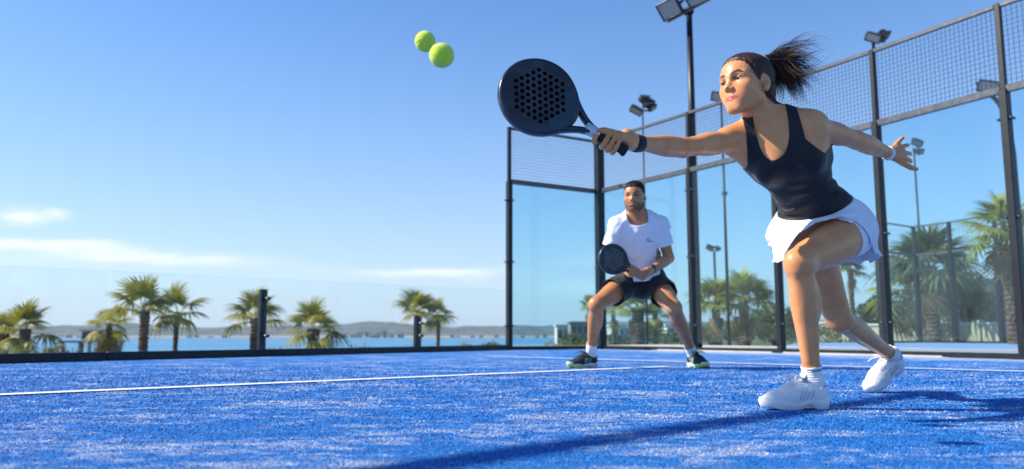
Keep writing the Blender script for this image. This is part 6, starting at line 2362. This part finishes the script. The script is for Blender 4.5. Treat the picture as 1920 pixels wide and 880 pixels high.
    lathe('handle', [(0, .0165, .0165), (.003, .0185, .0185), (.010, .0185, .0185), (.016, .0158, .0158)] + [(.02 + .0095 * i + (.004 if j else 0), .0152 + (.0007 if j else 0), .0152 + (.0007 if j else 0)) for i in range(9) for j in (0, 1)], M_GRIPB, .95)
    lathe('collar', [(.104, .0162, .0165), (.108, .0172, .0172), (.135, .020, .0178), (.150, .0225, .0176), (.152, .019, .015)], M_GRIPW if collar else rim_m)
    return root


wn_ = nrm(W_N * 1.0 + W_U * .12 + W_AX * -.24)
racket(W_BUTT, W_AX, nrm(W_N + .50 * W_U - .10 * W_AX), 'black padel racket with grey collar held out by the woman in the black top', tint=M_RACKT, length=.485)
racket(M_BUTT, M_AX, M_NRM, 'black padel racket held low in front by the crouching man in the white shirt', length=.43, collar=False, hole_m=M_HOLE2)


def ball_nodes(t, b):
    co = t.node('ShaderNodeTexCoord').outputs['Object']
    n = t.noise(co, 900, 2, .7); n2 = t.noise(co, 45, 3, .6)
    t.set(b.inputs['Base Color'], t.mix(t.maprange(n2, .3, .7), (.62, .80, .04), (.72, .88, .07)))
    b.inputs['Sheen Weight'].default_value = .5
    bump(t, b, n, .8, .0015)

M_BALL = mat('ball_felt', rough=.95, spec=.1, build=ball_nodes)
M_SEAM = mat('ball_seam', (.62, .66, .42), .8)


def ball(c, r, label, seed):
    c = V3(c)
    rr = random.Random(seed)
    m = MB(); m.sphere((0, 0, 0), r, 40, 26)
    me = m.mesh('padel_ball'); me.transform(Matrix.Translation(Vector(c)))
    o = link_mesh('padel_ball', me, M_BALL, None, tuple(c))
    tag(o, label, 'ball', 'padel balls in the air')
    # seam: one closed curve over the sphere
    e = [rr.uniform(0, 6.28) for _ in range(3)]
    from mathutils import Euler
    Rm = Euler(e).to_matrix()
    pts = []
    for i in range(61):
        t = 2 * PI * i / 60
        A = .44
        x = math.cos(t) * (1 - A) + A * math.cos(3 * t) * .55; y = math.sin(t) * (1 - A) - A * math.sin(3 * t) * .55; z = 1.15 * math.sqrt(A * (1 - A)) * math.sin(2 * t)
        v = Vector((x, y, z)).normalized()
        pts.append(Vector(c) + Rm @ v * (r * 1.0005))
    m = MB(); m.tube(pts, r * .030, 6, caps=False)
    m.build('seam', M_SEAM, o)
    # fuzz
    g = np.random.default_rng(seed); N = 2600
    d = g.normal(size=(N, 3)); d /= np.linalg.norm(d, axis=1)[:, None]
    tt = np.cross(d, g.normal(size=(N, 3))); tt /= np.linalg.norm(tt, axis=1)[:, None]
    p0 = c + d * r * .995; tip = c + d * r * 1.045 + tt * r * .06 * g.uniform(-1, 1, (N, 1))
    wv = np.cross(d, tt) * r * .008
    V = np.stack([p0 - wv, p0 + wv, tip], 1).reshape(-1, 3)
    fz = link_mesh('felt_fuzz', np_mesh('felt_fuzz', V, np.arange(3 * N).reshape(N, 3), False), M_BALL, o)
    fz['kind'] = 'stuff'

ball(P(828, 104, 2.06), .033, 'sharper lime green ball in front, nearer to the racket', 3)
ball(P(797, 78, 2.46), .033, 'blurred lime green ball half hidden up and left of the sharper one', 8)

# ================================================================== air
def air():
    m = bpy.data.materials.new('air'); m.use_nodes = True
    t = NT(m.node_tree); t.n.clear()
    out = t.node('ShaderNodeOutputMaterial'); v = t.node('ShaderNodeVolumePrincipled')
    v.inputs['Color'].default_value = (.78, .88, 1.0, 1); v.inputs['Density'].default_value = .00005; v.inputs['Anisotropy'].default_value = .25
    t.l.new(v.outputs[0], out.inputs['Volume'])
    mb = MB(); mb.box((0, 0, 32.5), (9000, 9000, 105)); o = mb.build('haze', m)
    tag(o, kind='stuff')

air()
